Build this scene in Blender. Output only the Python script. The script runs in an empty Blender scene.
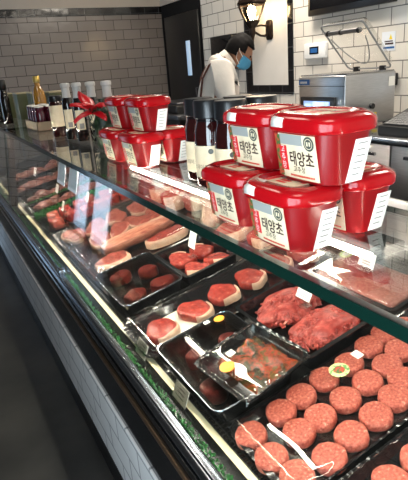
import bpy, bmesh, math, random
from mathutils import Vector, Matrix, Euler
R = random.Random(7)
PI = math.pi
C = bpy.context.scene.collection
sc = bpy.context.scene

# ------------------------------------------------------------------ camera, world, lights, exposure
cam_d = bpy.data.cameras.new('camera')
cam = bpy.data.objects.new('camera', cam_d); C.objects.link(cam)
cam_d.sensor_fit = 'VERTICAL'; cam_d.sensor_height = 24.0; cam_d.lens = 24.0 * 499.1 / 480.0
cam_d.clip_start = 0.02
CAM_ROWS = ((0.8737394, 0.2206062, -0.4334887),
            (-0.4806838, 0.2554683, -0.8388558),
            (-0.0743141, 0.9413123, 0.3292545)); 
cam.matrix_world = Matrix(((CAM_ROWS[0][0], CAM_ROWS[0][1], CAM_ROWS[0][2], 0.0),
                           (CAM_ROWS[1][0], CAM_ROWS[1][1], CAM_ROWS[1][2], 0.0),
                           (CAM_ROWS[2][0], CAM_ROWS[2][1], CAM_ROWS[2][2], 1.5),
                           (0, 0, 0, 1)))
sc.camera = cam
sc.view_settings.view_transform = 'Standard'; sc.view_settings.look = 'None'
sc.view_settings.gamma = 1.0; sc.view_settings.use_curve_mapping = False
sc.view_settings.exposure = 0.0

world = bpy.data.worlds.new('daylight'); sc.world = world
world.use_nodes = True
bg = world.node_tree.nodes['Background']
bg.inputs[0].default_value = (0.55, 0.72, 1.0, 1); bg.inputs[1].default_value = 1.9

def area(name, loc, rot, sx, sy, energy, col):
    l = bpy.data.lights.new(name, 'AREA'); l.shape = 'RECTANGLE'; l.size = sx; l.size_y = sy
    l.energy = energy; l.color = col
    o = bpy.data.objects.new(name, l); C.objects.link(o); o.location = loc; o.rotation_euler = rot
    return o
# daylight falling in through the glass shop doors on the customer side
area('door_daylight', (-0.86, 5.32, 1.1), (0, math.radians(-90), 0), 2.0, 1.4, 13, (0.62, 0.78, 1.0))
area('added_window_daylight', (-0.86, -0.7, 1.25), (0, math.radians(-90), 0), 1.7, 1.9, 150, (0.80, 0.89, 1.0))  # second, unseen window, added for more daylight on the case front
# recessed ceiling lamps (their lamp housings are built with the ceiling below)
DOWN = [(2.35, 0.8), (2.45, 3.3), (1.9, 5.2), (0.15, 0.2), (0.1, 2.2)]
for i, (x, y) in enumerate(DOWN):
    area('ceiling_lamp_light', (x, y, 2.765), (0, 0, 0), 0.5, 0.5, (34, 40, 8, 4, 4)[i], (1.0, 0.9, 0.76))

# ------------------------------------------------------------------ materials
def new_mat(name):
    m = bpy.data.materials.new(name); m.use_nodes = True
    return m, m.node_tree, m.node_tree.nodes['Principled BSDF']
def setp(b, col=None, rough=None, metal=None, spec=None, coat=None, trans=None, emis=None, estr=None, sss=None):
    if col is not None: b.inputs['Base Color'].default_value = (*col, 1)
    if rough is not None: b.inputs['Roughness'].default_value = rough
    if metal is not None: b.inputs['Metallic'].default_value = metal
    if spec is not None: b.inputs['Specular IOR Level'].default_value = spec
    if coat is not None: b.inputs['Coat Weight'].default_value = coat; b.inputs['Coat Roughness'].default_value = 0.05
    if emis is not None: b.inputs['Emission Color'].default_value = (*emis, 1); b.inputs['Emission Strength'].default_value = estr
    if sss is not None:
        b.inputs['Subsurface Weight'].default_value = sss; b.inputs['Subsurface Radius'].default_value = (0.006, 0.002, 0.001)
        b.inputs['Subsurface Scale'].default_value = 1.0
def plain(name, col, rough=0.5, metal=0.0, spec=0.5, coat=None):
    m, nt, b = new_mat(name); setp(b, col, rough, metal, spec, coat); return m
def emit(name, col, s):
    m, nt, b = new_mat(name); setp(b, (0.8, 0.8, 0.8), 0.4, emis=col, estr=s); return m
def noisy(name, c1, c2, scale, rough=0.5, metal=0.0, bump=0.0, bscale=None, detail=4, lo=0.35, hi=0.65, c3=None, spec=0.5, dist=0.004, coat=None, stretch=None):
    m, nt, b = new_mat(name); setp(b, c1, rough, metal, spec, coat)
    tc = nt.nodes.new('ShaderNodeTexCoord'); n = nt.nodes.new('ShaderNodeTexNoise')
    n.inputs['Scale'].default_value = scale; n.inputs['Detail'].default_value = detail
    src = tc.outputs['Object']
    if stretch:
        mp = nt.nodes.new('ShaderNodeMapping'); mp.inputs['Scale'].default_value = stretch
        nt.links.new(src, mp.inputs[0]); src = mp.outputs[0]
    nt.links.new(src, n.inputs['Vector'])
    r = nt.nodes.new('ShaderNodeValToRGB')
    r.color_ramp.elements[0].position = lo; r.color_ramp.elements[0].color = (*c1, 1)
    r.color_ramp.elements[1].position = hi; r.color_ramp.elements[1].color = (*c2, 1)
    if c3:
        e = r.color_ramp.elements.new(min(0.99, hi + 0.06)); e.color = (*c3, 1)
    nt.links.new(n.outputs['Fac'], r.inputs[0]); nt.links.new(r.outputs[0], b.inputs['Base Color'])
    if bump:
        n2 = nt.nodes.new('ShaderNodeTexNoise'); n2.inputs['Scale'].default_value = bscale or scale; n2.inputs['Detail'].default_value = 5
        nt.links.new(src, n2.inputs['Vector'])
        bp = nt.nodes.new('ShaderNodeBump'); bp.inputs['Strength'].default_value = bump; bp.inputs['Distance'].default_value = dist
        nt.links.new(n2.outputs['Fac'], bp.inputs['Height']); nt.links.new(bp.outputs[0], b.inputs['Normal'])
    return m
def tiles(name, c1, c2, mortar, w, h, axis, rough=0.12, mort=0.035, bump=0.35, off=0.5, shift=(0, 0)):
    m, nt, b = new_mat(name); setp(b, c1, rough, spec=0.55)
    tc = nt.nodes.new('ShaderNodeTexCoord'); sp = nt.nodes.new('ShaderNodeSeparateXYZ'); cb = nt.nodes.new('ShaderNodeCombineXYZ')
    nt.links.new(tc.outputs['Object'], sp.inputs[0])
    nt.links.new(sp.outputs[axis], cb.inputs[0]); nt.links.new(sp.outputs[2], cb.inputs[1])
    mp = nt.nodes.new('ShaderNodeMapping'); mp.inputs['Location'].default_value = (shift[0], shift[1], 0)
    nt.links.new(cb.outputs[0], mp.inputs[0])
    br = nt.nodes.new('ShaderNodeTexBrick'); br.offset = off
    br.inputs['Scale'].default_value = 1.0; br.inputs['Brick Width'].default_value = w; br.inputs['Row Height'].default_value = h
    br.inputs['Mortar Size'].default_value = h * mort; br.inputs['Mortar Smooth'].default_value = 0.3
    br.inputs['Color1'].default_value = (*c1, 1); br.inputs['Color2'].default_value = (*c2, 1); br.inputs['Mortar'].default_value = (*mortar, 1)
    nt.links.new(mp.outputs[0], br.inputs['Vector']); nt.links.new(br.outputs['Color'], b.inputs['Base Color'])
    bp = nt.nodes.new('ShaderNodeBump'); bp.invert = True; bp.inputs['Strength'].default_value = bump; bp.inputs['Distance'].default_value = 0.004
    nt.links.new(br.outputs['Fac'], bp.inputs['Height'])
    n = nt.nodes.new('ShaderNodeTexNoise'); n.inputs['Scale'].default_value = 9.0; n.inputs['Detail'].default_value = 1
    nt.links.new(tc.outputs['Object'], n.inputs['Vector'])
    bp2 = nt.nodes.new('ShaderNodeBump'); bp2.inputs['Strength'].default_value = 0.12; bp2.inputs['Distance'].default_value = 0.02
    nt.links.new(n.outputs['Fac'], bp2.inputs['Height']); nt.links.new(bp.outputs[0], bp2.inputs['Normal'])
    nt.links.new(bp2.outputs[0], b.inputs['Normal'])
    return m
def sheet_glass(name, tint=(1, 1, 1), ior=1.5, k=1.0, rough=0.0, bump=0.0, bscale=20, base=0.0, gloss=(1, 1, 1)):
    m = bpy.data.materials.new(name); m.use_nodes = True; nt = m.node_tree; nt.nodes.clear()
    out = nt.nodes.new('ShaderNodeOutputMaterial'); mix = nt.nodes.new('ShaderNodeMixShader')
    tr = nt.nodes.new('ShaderNodeBsdfTransparent'); tr.inputs[0].default_value = (*tint, 1)
    gl = nt.nodes.new('ShaderNodeBsdfGlossy'); gl.inputs['Roughness'].default_value = rough; gl.inputs[0].default_value = (*gloss, 1)
    fr = nt.nodes.new('ShaderNodeFresnel'); fr.inputs['IOR'].default_value = ior
    # seen from the back the index is turned round so that the sheet stays thin
    mu = nt.nodes.new('ShaderNodeMath'); mu.operation = 'MULTIPLY_ADD'; mu.inputs[1].default_value = k; mu.inputs[2].default_value = base; mu.use_clamp = True
    geo = nt.nodes.new('ShaderNodeNewGeometry')
    mm = nt.nodes.new('ShaderNodeMix'); mm.data_type = 'FLOAT'
    mm.inputs['A'].default_value = ior; mm.inputs['B'].default_value = 1.0 / ior
    nt.links.new(geo.outputs['Backfacing'], mm.inputs['Factor'])
    nt.links.new(mm.outputs['Result'], fr.inputs['IOR'])
    nt.links.new(fr.outputs[0], mu.inputs[0]); nt.links.new(mu.outputs[0], mix.inputs[0])
    nt.links.new(tr.outputs[0], mix.inputs[1]); nt.links.new(gl.outputs[0], mix.inputs[2]); nt.links.new(mix.outputs[0], out.inputs[0])
    if bump:
        tc = nt.nodes.new('ShaderNodeTexCoord'); n = nt.nodes.new('ShaderNodeTexNoise'); n.inputs['Scale'].default_value = bscale; n.inputs['Detail'].default_value = 3
        nt.links.new(tc.outputs['Object'], n.inputs['Vector'])
        bp = nt.nodes.new('ShaderNodeBump'); bp.inputs['Strength'].default_value = bump; bp.inputs['Distance'].default_value = 0.01
        nt.links.new(n.outputs['Fac'], bp.inputs['Height'])
        nt.links.new(bp.outputs[0], gl.inputs['Normal']); nt.links.new(bp.outputs[0], fr.inputs['Normal'])
    return m

M = {}
M['floor'] = noisy('polished_concrete', (0.012, 0.013, 0.014), (0.062, 0.060, 0.056), 2.2, 0.34, bump=0.05, bscale=30, lo=0.3, hi=0.75)
M['wall_white'] = tiles('white_metro_tile', (0.74, 0.70, 0.64), (0.68, 0.64, 0.58), (0.16, 0.15, 0.14), 0.24, 0.12, 1, shift=(0.03, 0.01))
M['wall_grey'] = tiles('grey_metro_tile', (0.245, 0.208, 0.184), (0.21, 0.178, 0.158), (0.06, 0.05, 0.045), 0.236, 0.118, 0, rough=0.2, shift=(0.0, -0.005))
M['black_tile'] = tiles('black_border_tile', (0.006, 0.006, 0.007), (0.009, 0.009, 0.01), (0.06, 0.06, 0.06), 0.2, 0.2, 1, off=0.0, rough=0.1, mort=0.02)
M['black_tile_x'] = tiles('black_border_tile_end', (0.006, 0.006, 0.007), (0.009, 0.009, 0.01), (0.06, 0.06, 0.06), 0.2, 0.2, 0, off=0.0, rough=0.15, mort=0.02)
M['plaster'] = plain('warm_plaster', (0.60, 0.52, 0.44), 0.8)
M['ceiling'] = plain('ceiling_paint', (0.22, 0.20, 0.18), 0.9)
M['dark_wall'] = plain('dark_wall_paint', (0.03, 0.03, 0.032), 0.7)
M['board'] = noisy('off_white_panel', (0.76, 0.71, 0.65), (0.79, 0.74, 0.68), 6, 0.35)
M['black'] = plain('black_paint', (0.006, 0.006, 0.007), 0.35)
M['black_gloss'] = plain('black_gloss', (0.005, 0.005, 0.006), 0.12)
M['black_matte'] = plain('black_matte', (0.008, 0.008, 0.009), 0.7, spec=0.2)
M['black_plastic'] = plain('black_plastic', (0.008, 0.008, 0.009), 0.3)
M['tray_black'] = plain('black_tray_plastic', (0.006, 0.006, 0.007), 0.16, coat=0.5)
M['steel'] = noisy('brushed_steel', (0.42, 0.42, 0.43), (0.5, 0.5, 0.51), 14, 0.32, 1.0, stretch=(1, 1, 30))
M['steel_dark'] = noisy('dark_brushed_steel', (0.16, 0.16, 0.17), (0.2, 0.2, 0.21), 14, 0.38, 1.0, stretch=(1, 1, 30))
M['steel_top'] = plain('steel_top', (0.36, 0.36, 0.37), 0.2, 1.0)
M['chrome'] = plain('chrome', (0.30, 0.33, 0.38), 0.24, 1.0)
M['chrome_dark'] = plain('dark_chrome', (0.25, 0.26, 0.28), 0.2, 1.0)
M['alu'] = plain('aluminium', (0.62, 0.63, 0.65), 0.35, 1.0)
M['bronze'] = plain('brown_strip_metal', (0.16, 0.10, 0.06), 0.35, 0.8)
M['case_tile'] = tiles('case_front_tile', (0.80, 0.79, 0.79), (0.75, 0.74, 0.74), (0.38, 0.38, 0.39), 0.2, 0.104, 1, rough=0.25, shift=(0, 0.0), mort=0.05)
M['glass'] = sheet_glass('clear_case_glass', (0.93, 0.96, 0.945), 1.5, 1.0)
M['glass_edge'] = plain('green_glass_edge', (0.002, 0.014, 0.010), 0.12, spec=0.4)
M['acrylic'] = sheet_glass('clear_acrylic', (0.93, 0.93, 0.92), 1.5, 1.2, 0.03)
M['film'] = sheet_glass('cling_film', (0.98, 0.98, 0.98), 1.45, 1.6, 0.02, 0.0, 14, base=0.0)
M['lidfilm'] = sheet_glass('tray_lid_film', (0.84, 0.83, 0.81), 1.5, 1.0, 0.06, 0.0, 9, base=0.01)
M['deck'] = plain('black_deck_mat', (0.010, 0.010, 0.010), 0.4)
M['strip'] = plain('cream_price_strip', (0.80, 0.70, 0.46), 0.45)
M['green'] = noisy('plastic_parsley', (0.015, 0.10, 0.02), (0.04, 0.26, 0.06), 60, 0.4)
M['led'] = emit('led_tube', (1.0, 0.92, 0.80), 60.0)
M['fill_front'] = emit('front_fill_strip', (1.0, 0.87, 0.70), 190.0)  # glow of the added fill strips behind the green glass edge
M['fill_front_bright'] = emit('front_fill_strip_brighter', (1.0, 0.88, 0.74), 360.0)
M['lamp_glow'] = emit('ceiling_lamp_glow', (1.0, 0.9, 0.76), 6.0)
M['bulb'] = emit('lantern_bulb', (1.0, 0.74, 0.42), 60.0)
M['lantern_glass'] = sheet_glass('lantern_glass', (0.95, 0.90, 0.80), 1.45, 1.0, 0.05)
M['lantern_metal'] = plain('dark_bronze', (0.022, 0.012, 0.008), 0.4, 0.6)
M['tub'] = plain('red_tub_plastic', (0.22, 0.0022, 0.004), 0.32, spec=0.3, coat=0.1)
M['tub_lid'] = plain('red_lid_plastic', (0.34, 0.003, 0.006), 0.16, spec=0.35, coat=0.0)
M['cream'] = noisy('cream_label', (0.66, 0.54, 0.36), (0.74, 0.63, 0.44), 40, 0.45)
M['white_paper'] = plain('white_paper', (0.78, 0.76, 0.71), 0.5)
M['paper_blue'] = plain('cool_white_card', (0.74, 0.78, 0.84), 0.4)
M['ink'] = plain('dark_ink', (0.035, 0.012, 0.012), 0.5)
M['ink_grey'] = plain('grey_ink', (0.22, 0.20, 0.18), 0.6)
M['ink_red'] = plain('red_ink', (0.55, 0.05, 0.03), 0.5)
M['label_red'] = plain('label_red', (0.62, 0.015, 0.02), 0.4)
M['label_grey'] = plain('label_grey', (0.30, 0.31, 0.29), 0.45)
M['label_dark'] = plain('label_emblem', (0.05, 0.06, 0.05), 0.45)
M['leafmix'] = noisy('label_pepper_art', (0.05, 0.12, 0.03), (0.45, 0.06, 0.03), 160, 0.45, lo=0.45, hi=0.55)
M['sauce'] = plain('dark_sauce_glass', (0.020, 0.003, 0.003), 0.07, coat=0.6)
M['soy'] = plain('soy_bottle_glass', (0.006, 0.004, 0.004), 0.07, coat=0.6)
M['capsule'] = plain('grey_white_capsule', (0.42, 0.40, 0.38), 0.4)
M['oil'] = plain('amber_oil', (0.30, 0.14, 0.02), 0.08, coat=0.5)
M['gold'] = plain('gold_cap', (0.55, 0.38, 0.10), 0.3, 0.7)
M['olive'] = plain('olive_carton', (0.055, 0.065, 0.022), 0.5)
M['carton_edge'] = plain('pale_carton', (0.42, 0.36, 0.23), 0.6)
M['carton_brown'] = plain('brown_carton', (0.20, 0.15, 0.10), 0.7)
M['plum'] = plain('plum_glass', (0.05, 0.004, 0.012), 0.1, coat=0.5)
M['red_ribbon'] = plain('red_satin', (0.45, 0.004, 0.010), 0.35)
M['foliage'] = noisy('dark_foliage', (0.003, 0.010, 0.004), (0.012, 0.035, 0.010), 50, 0.5)
M['orange'] = plain('orange_sticker', (0.85, 0.30, 0.02), 0.4)
M['yellow'] = plain('yellow_sticker', (0.80, 0.62, 0.03), 0.45)
M['sticker_green'] = noisy('green_yellow_sticker', (0.62, 0.66, 0.30), (0.12, 0.30, 0.08), 90, 0.4, lo=0.5, hi=0.56)
M['screen'] = emit('blue_screen', (0.10, 0.30, 0.85), 0.9)
M['screen_lit'] = emit('screen_icons', (0.45, 0.70, 1.0), 1.4)
M['blue'] = plain('blue_label', (0.02, 0.11, 0.33), 0.4)
M['slit'] = emit('door_window_daylight', (0.12, 0.30, 0.52), 0.75)
M['white_plastic'] = plain('white_plastic', (0.80, 0.80, 0.80), 0.35)
M['grey_plastic'] = plain('grey_keys', (0.25, 0.25, 0.25), 0.5)
M['skin'] = plain('skin', (0.30, 0.135, 0.075), 0.5)
M['hair'] = plain('black_hair', (0.005, 0.004, 0.004), 0.75, spec=0.15)
M['shirt'] = noisy('white_shirt', (0.72, 0.66, 0.60), (0.78, 0.73, 0.67), 9, 0.85, bump=0.3, bscale=14, dist=0.02)
M['trousers'] = plain('dark_trousers', (0.012, 0.012, 0.014), 0.8)
M['mask'] = plain('blue_mask', (0.07, 0.30, 0.50), 0.8)
M['strap'] = plain('brown_strap', (0.11, 0.035, 0.02), 0.6)
# meats
M['patty'] = noisy('beef_mince_patty', (0.34, 0.050, 0.032), (0.58, 0.150, 0.100), 170, 0.42, bump=0.9, bscale=260, detail=3, c3=(0.72, 0.36, 0.27), dist=0.003)
M['fillet'] = noisy('lean_fillet', (0.20, 0.016, 0.013), (0.34, 0.05, 0.04), 40, 0.3, bump=0.25, bscale=120)
M['steak'] = noisy('ribeye_lean', (0.24, 0.016, 0.011), (0.42, 0.055, 0.038), 60, 0.25, bump=0.4, bscale=110, hi=0.64, c3=(0.58, 0.20, 0.14))
M['pork'] = noisy('pork_lean', (0.28, 0.038, 0.026), (0.48, 0.12, 0.085), 45, 0.27, bump=0.4, bscale=90, hi=0.66, c3=(0.62, 0.28, 0.20))
M['fat'] = noisy('creamy_fat', (0.62, 0.34, 0.23), (0.74, 0.50, 0.36), 45, 0.33, bump=0.2, bscale=80)
M['loin'] = noisy('loin_outer', (0.34, 0.085, 0.055), (0.58, 0.26, 0.17), 22, 0.3, bump=0.3, bscale=50, stretch=(1, 4, 4))
M['shred'] = noisy('shredded_beef', (0.22, 0.014, 0.011), (0.40, 0.065, 0.050), 55, 0.33, bump=0.5, bscale=150, c3=(0.55, 0.22, 0.17))
M['mince_pale'] = noisy('pale_minced_meat', (0.34, 0.10, 0.075), (0.48, 0.20, 0.15), 120, 0.42, bump=0.8, bscale=200)
M['marinade'] = noisy('red_brown_marinade', (0.030, 0.024, 0.005), (0.28, 0.030, 0.008), 45, 0.18, bump=0.7, bscale=70, c3=(0.10, 0.055, 0.008), lo=0.44, hi=0.58, dist=0.006)
M['dark_meat'] = noisy('dark_cured_meat', (0.10, 0.025, 0.02), (0.24, 0.07, 0.05), 40, 0.4, bump=0.4, bscale=70, c3=(0.42, 0.22, 0.15))
M['bone'] = plain('bone', (0.72, 0.60, 0.46), 0.4)
M['pad'] = plain('white_absorbent_pad', (0.78, 0.72, 0.60), 0.6)

# ------------------------------------------------------------------ mesh helpers
def finish(name, bm, mat, parent=None, smooth=True, ang=35, loc=None, rot=None):
    me = bpy.data.meshes.new(name)
    bmesh.ops.recalc_face_normals(bm, faces=bm.faces)
    bm.to_mesh(me); bm.free()
    mats = mat if isinstance(mat, (list, tuple)) else [mat]
    for m in mats: me.materials.append(m)
    if smooth:
        for p in me.polygons: p.use_smooth = True
        me.set_sharp_from_angle(angle=math.radians(ang))
    o = bpy.data.objects.new(name, me); C.objects.link(o)
    if parent is not None: o.parent = parent
    if loc is not None: o.location = loc
    if rot is not None: o.rotation_euler = rot
    return o
def tag(o, label, cat, group=None, kind=None):
    o['label'] = label; o['category'] = cat
    if group: o['group'] = group
    if kind: o['kind'] = kind
    return o
def thing(name, label, cat, loc=(0, 0, 0), rot=(0, 0, 0), group=None):
    o = bpy.data.objects.new(name, None); C.objects.link(o)
    o.empty_display_size = 0.05
    o.location = loc; o.rotation_euler = rot
    return tag(o, label, cat, group)
def struct(name, bm, mat, **k):
    o = finish(name, bm, mat, **k); o['kind'] = 'structure'; return o
def copy_tree(o, parent=None):
    c = o.copy(); C.objects.link(c)
    if parent is not None: c.parent = parent
    for ch in [x for x in C.objects if x.parent == o]: copy_tree(ch, c)
    return c
def nb(): return bmesh.new()
def merge(bm, b2):
    me = bpy.data.meshes.new('tmp'); b2.to_mesh(me); b2.free(); bm.from_mesh(me); bpy.data.meshes.remove(me)
def box(bm, x0, x1, y0, y1, z0, z1, bev=0.0, seg=2, mat=None, mi=0):
    b = bmesh.new(); bmesh.ops.create_cube(b, size=1)
    for v in b.verts:
        v.co = Vector(((x0 + x1) / 2 + v.co.x * (x1 - x0), (y0 + y1) / 2 + v.co.y * (y1 - y0), (z0 + z1) / 2 + v.co.z * (z1 - z0)))
    if bev: bmesh.ops.bevel(b, geom=b.edges[:], offset=bev, segments=seg, affect='EDGES', profile=0.5)
    if mat is not None:
        for v in b.verts: v.co = mat @ v.co
    for f in b.faces: f.material_index = mi
    merge(bm, b); return bm
def loft(bm, rings, cap0=True, cap1=True, closed=True, mi=0):
    vs = [[bm.verts.new(p) for p in r] for r in rings]
    n = len(rings[0])
    for a, b in zip(vs[:-1], vs[1:]):
        for i in range(n if closed else n - 1):
            f = bm.faces.new((a[i], a[(i + 1) % n], b[(i + 1) % n], b[i])); f.material_index = mi
    if cap0: bm.faces.new(list(reversed(vs[0]))).material_index = mi
    if cap1: bm.faces.new(vs[-1]).material_index = mi
    return vs
def rrect(hx, hy, r, z, n=5, cx=0, cy=0):
    r = min(r, hx * 0.99, hy * 0.99); pts = []
    for sx, sy, a0 in ((1, 1, 0), (-1, 1, PI / 2), (-1, -1, PI), (1, -1, 1.5 * PI)):
        for k in range(n + 1):
            a = a0 + PI / 2 * k / n
            pts.append(Vector((cx + sx * (hx - r) + r * math.cos(a), cy + sy * (hy - r) + r * math.sin(a), z)))
    return pts
def lathe(bm, prof, seg=24, c=(0, 0, 0), mi=0):
    rings = [[Vector((c[0] + r * math.cos(2 * PI * k / seg), c[1] + r * math.sin(2 * PI * k / seg), c[2] + z)) for k in range(seg)] for r, z in prof]
    loft(bm, rings, mi=mi); return bm
def tube(bm, pts, r, seg=8, mi=0):
    pts = [Vector(p) for p in pts]; rings = []
    up = Vector((0, 0, 1))
    for i, p in enumerate(pts):
        d = (pts[min(i + 1, len(pts) - 1)] - pts[max(i - 1, 0)]).normalized()
        a = d.cross(up)
        if a.length < 1e-3: a = d.cross(Vector((1, 0, 0)))
        a.normalize(); b = d.cross(a)
        rr = r[i] if isinstance(r, (list, tuple)) else r
        rings.append([p + a * rr * math.cos(2 * PI * k / seg) + b * rr * math.sin(2 * PI * k / seg) for k in range(seg)])
    loft(bm, rings, mi=mi); return bm
def quad(bm, a, b, c, d, mi=0):
    f = bm.faces.new([bm.verts.new(p) for p in (a, b, c, d)]); f.material_index = mi; return f
def text_bm(s, size, align='CENTER'):
    cu = bpy.data.curves.new('t', 'FONT'); cu.body = s; cu.size = size; cu.align_x = align; cu.align_y = 'CENTER'; cu.resolution_u = 3
    o = bpy.data.objects.new('t', cu); C.objects.link(o)
    bpy.context.view_layer.update()
    me = bpy.data.meshes.new_from_object(o.evaluated_get(bpy.context.evaluated_depsgraph_get()))
    b = bmesh.new(); b.from_mesh(me)
    bpy.data.meshes.remove(me); bpy.data.objects.remove(o); bpy.data.curves.remove(cu)
    return b
def blob(bm, rx, ry, rz, seed, amp=0.15, c=(0, 0, 0), sub=3, flat=True, freq=1.7):
    b = bmesh.new(); bmesh.ops.create_icosphere(b, subdivisions=sub, radius=1)
    rr = random.Random(seed); ph = [rr.uniform(0, 6.28) for _ in range(9)]
    for v in b.verts:
        p = v.co.copy()
        k = 1 + amp * (math.sin(freq * 2 * p.x + ph[0]) * math.cos(freq * 1.7 * p.y + ph[1]) + 0.6 * math.sin(freq * 3.1 * p.y + ph[2] + p.z * 2) + 0.4 * math.sin(freq * 5 * p.x + ph[3]) * math.sin(freq * 4 * p.z + ph[4]))
        p *= k
        z = p.z * rz
        if flat: z = max(z, -rz * 0.55) + rz * 0.55
        v.co = Vector((c[0] + p.x * rx, c[1] + p.y * ry, c[2] + z))
    merge(bm, b); return bm

# ------------------------------------------------------------------ the room
WX, WY = 3.04, 6.6            # back wall behind the counter, end wall
b = nb(); box(b, -0.85, WX + 0.1, -2.0, WY + 0.1, -0.1, 0); struct('floor', b, M['floor'], smooth=False)
b = nb(); box(b, -0.85, WX + 0.1, -2.0, WY + 0.1, 2.8, 2.9); struct('ceiling', b, M['ceiling'], smooth=False)
b = nb(); box(b, WX, WX + 0.1, -2.0, 5.507, 0, 2.8); struct('wall_right', b, M['wall_white'], smooth=False)
b = nb(); box(b, WX, WX + 0.1, 5.507, WY + 0.1, 0, 2.8); struct('wall_right_dark', b, M['black_matte'], smooth=False)
b = nb(); box(b, -0.85, WX, WY, WY + 0.1, 0, 2.8); struct('wall_back', b, M['wall_grey'], smooth=False)
b = nb(); box(b, -0.85, WX + 0.1, -2.1, -2.0, 0, 2.8); struct('wall_front', b, M['plaster'], smooth=False)
# customer-side wall with the opening for the glass shop doors
b = nb()
box(b, -0.85, -0.75, -2.0, -1.7, 0, 2.8); box(b, -0.85, -0.75, 0.3, 4.55, 0, 2.8); box(b, -0.85, -0.75, -1.7, 0.3, 0, 0.35); box(b, -0.85, -0.75, -1.7, 0.3, 2.15, 2.8); box(b, -0.85, -0.75, 6.10, WY, 0, 2.8); box(b, -0.85, -0.75, 4.55, 6.10, 2.2, 2.8)
struct('wall_left', b, M['dark_wall'], smooth=False)
b = nb()
for y in (4.55, 5.30, 6.06): box(b, -0.83, -0.77, y, y + 0.04, 0, 2.2)
box(b, -0.83, -0.77, 4.55, 6.10, 2.15, 2.2); box(b, -0.83, -0.77, 4.55, 6.10, 0, 0.05)
struct('door_2', b, M['black'], smooth=False)
b = nb(); box(b, -0.805, -0.795, 4.59, 6.06, 0.05, 2.15); struct('window_1', b, M['glass'], smooth=False)
b = nb()
for y in (-1.7, -0.72, 0.26): box(b, -0.83, -0.77, y, y + 0.04, 0.35, 2.15)
box(b, -0.83, -0.77, -1.7, 0.3, 2.10, 2.15); box(b, -0.83, -0.77, -1.7, 0.3, 0.35, 0.40)
struct('trim_6', b, M['black'], smooth=False)
b = nb(); box(b, -0.805, -0.795, -1.66, 0.26, 0.40, 2.10); struct('added_window_2', b, M['glass'], smooth=False)  # out of view, added to let in extra daylight
# soffit over the end wall and the black tile border beneath it
b = nb(); box(b, -0.75, WX - 0.001, WY - 0.02, WY, 2.275, 2.8); struct('trim_1', b, M['plaster'], smooth=False)
b = nb(); box(b, -0.75, WX - 0.001, WY - 0.012, WY, 2.185, 2.275); struct('trim_2', b, M['black_tile_x'], smooth=False)
# soffit above the dark doorway on the right wall
b = nb(); box(b, WX - 0.02, WX, 6.0, WY - 0.02, 2.275, 2.8); struct('trim_3', b, M['plaster'], smooth=False)
# black door with a narrow window strip
d = thing('door_1', 'black door with a narrow blue window slit at the far corner', 'door', (WX - 0.03, 5.95, 0)); d['kind'] = 'structure'
b = nb(); box(b, 0, 0.029, -0.40, 0.52, 0.0, 2.12, 0.004); finish('door_leaf', b, M['black'], d, ang=30)
b = nb(); box(b, -0.006, 0.0, -0.165, -0.06, 1.395, 1.80, 0.002); finish('window_slit', b, M['slit'], d)
b = nb(); tube(b, [(-0.0, -0.33, 1.0), (-0.05, -0.33, 1.0), (-0.05, -0.33, 1.25), (0, -0.33, 1.25)], 0.01); finish('door_handle', b, M['steel_dark'], d)
# framed off-white panel in the tiled wall
b = nb(); box(b, WX - 0.008, WX, 3.83, 3.905, 1.185, 2.8); box(b, WX - 0.008, WX, 4.49, 4.615, 1.185, 2.8); box(b, WX - 0.008, WX, 3.905, 4.49, 1.185, 1.27)
struct('trim_4', b, M['black_tile'], smooth=False)
b = nb(); box(b, WX - 0.006, WX, 3.905, 4.49, 1.27, 2.8); struct('trim_5', b, M['board'], smooth=False)
for i, (x, y) in enumerate(DOWN):
    t = thing('ceiling_lamp', ['square recessed ceiling lamp over the service aisle, nearest the camera', 'square recessed ceiling lamp over the service aisle, level with the vacuum machine', 'square recessed ceiling lamp toward the dark oven',
              'square recessed ceiling lamp over the near red tubs', 'square recessed ceiling lamp over the middle of the glass case'][i], 'ceiling lamp', (x, y, 2.8), group='recessed ceiling lamps')
    b = nb(); box(b, -0.29, 0.29, -0.29, -0.26, -0.03, 0); box(b, -0.29, 0.29, 0.26, 0.29, -0.03, 0); box(b, -0.29, -0.26, -0.26, 0.26, -0.03, 0); box(b, 0.26, 0.29, -0.26, 0.26, -0.03, 0)
    finish('lamp_frame', b, M['white_plastic'], t, smooth=False)
    b = nb(); box(b, -0.26, 0.26, -0.26, 0.26, -0.02, 0); finish('diffuser', b, M['lamp_glow'], t, smooth=False)

# ------------------------------------------------------------------ the refrigerated meat case
GX, GZ = 0.403, 1.22          # front edge and height of the glass top
RX, RZ = 0.345, 0.742         # foot of the front glass
DX, DZ, DS = 0.405, 0.717, 0.2
TILT = -math.atan(DS)
Y0, Y1 = -0.55, 4.95
def deck(x, y, h=0.0):
    c, s = math.cos(TILT), math.sin(TILT)
    return Vector((x + s * h, y, DZ + DS * (x - DX) + c * h))
ROT = (0, TILT, 0)
case = thing('meat_display_case', 'long refrigerated meat display case with glass front, black body and tiled base', 'display case', (0.75, 2.2, 0))
def cpart(name, b, mat, **k):
    for v in b.verts: v.co -= Vector((0.75, 2.2, 0))
    return finish(name, b, mat, case, **k)
b = nb(); box(b, 0.333, 1.2, Y0, Y1, 0.0, 0.118); cpart('plinth', b, M['black'], smooth=False)
b = nb(); box(b, 0.335, 0.36, Y0, Y1, 0.118, 0.431, 0.002); cpart('tiled_panel', b, M['case_tile'], smooth=False)
b = nb(); box(b, 0.35, 1.2, Y0, Y1, 0.118, 0.50); cpart('body', b, M['black'], smooth=False)
b = nb(); loft(b, [[Vector((0.342, y, 0.431)), Vector((0.338, y, 0.62)), Vector((0.338, y, 0.72)), Vector((0.40, y, 0.72)), Vector((0.40, y, 0.431))] for y in (Y0, Y1)])
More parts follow.
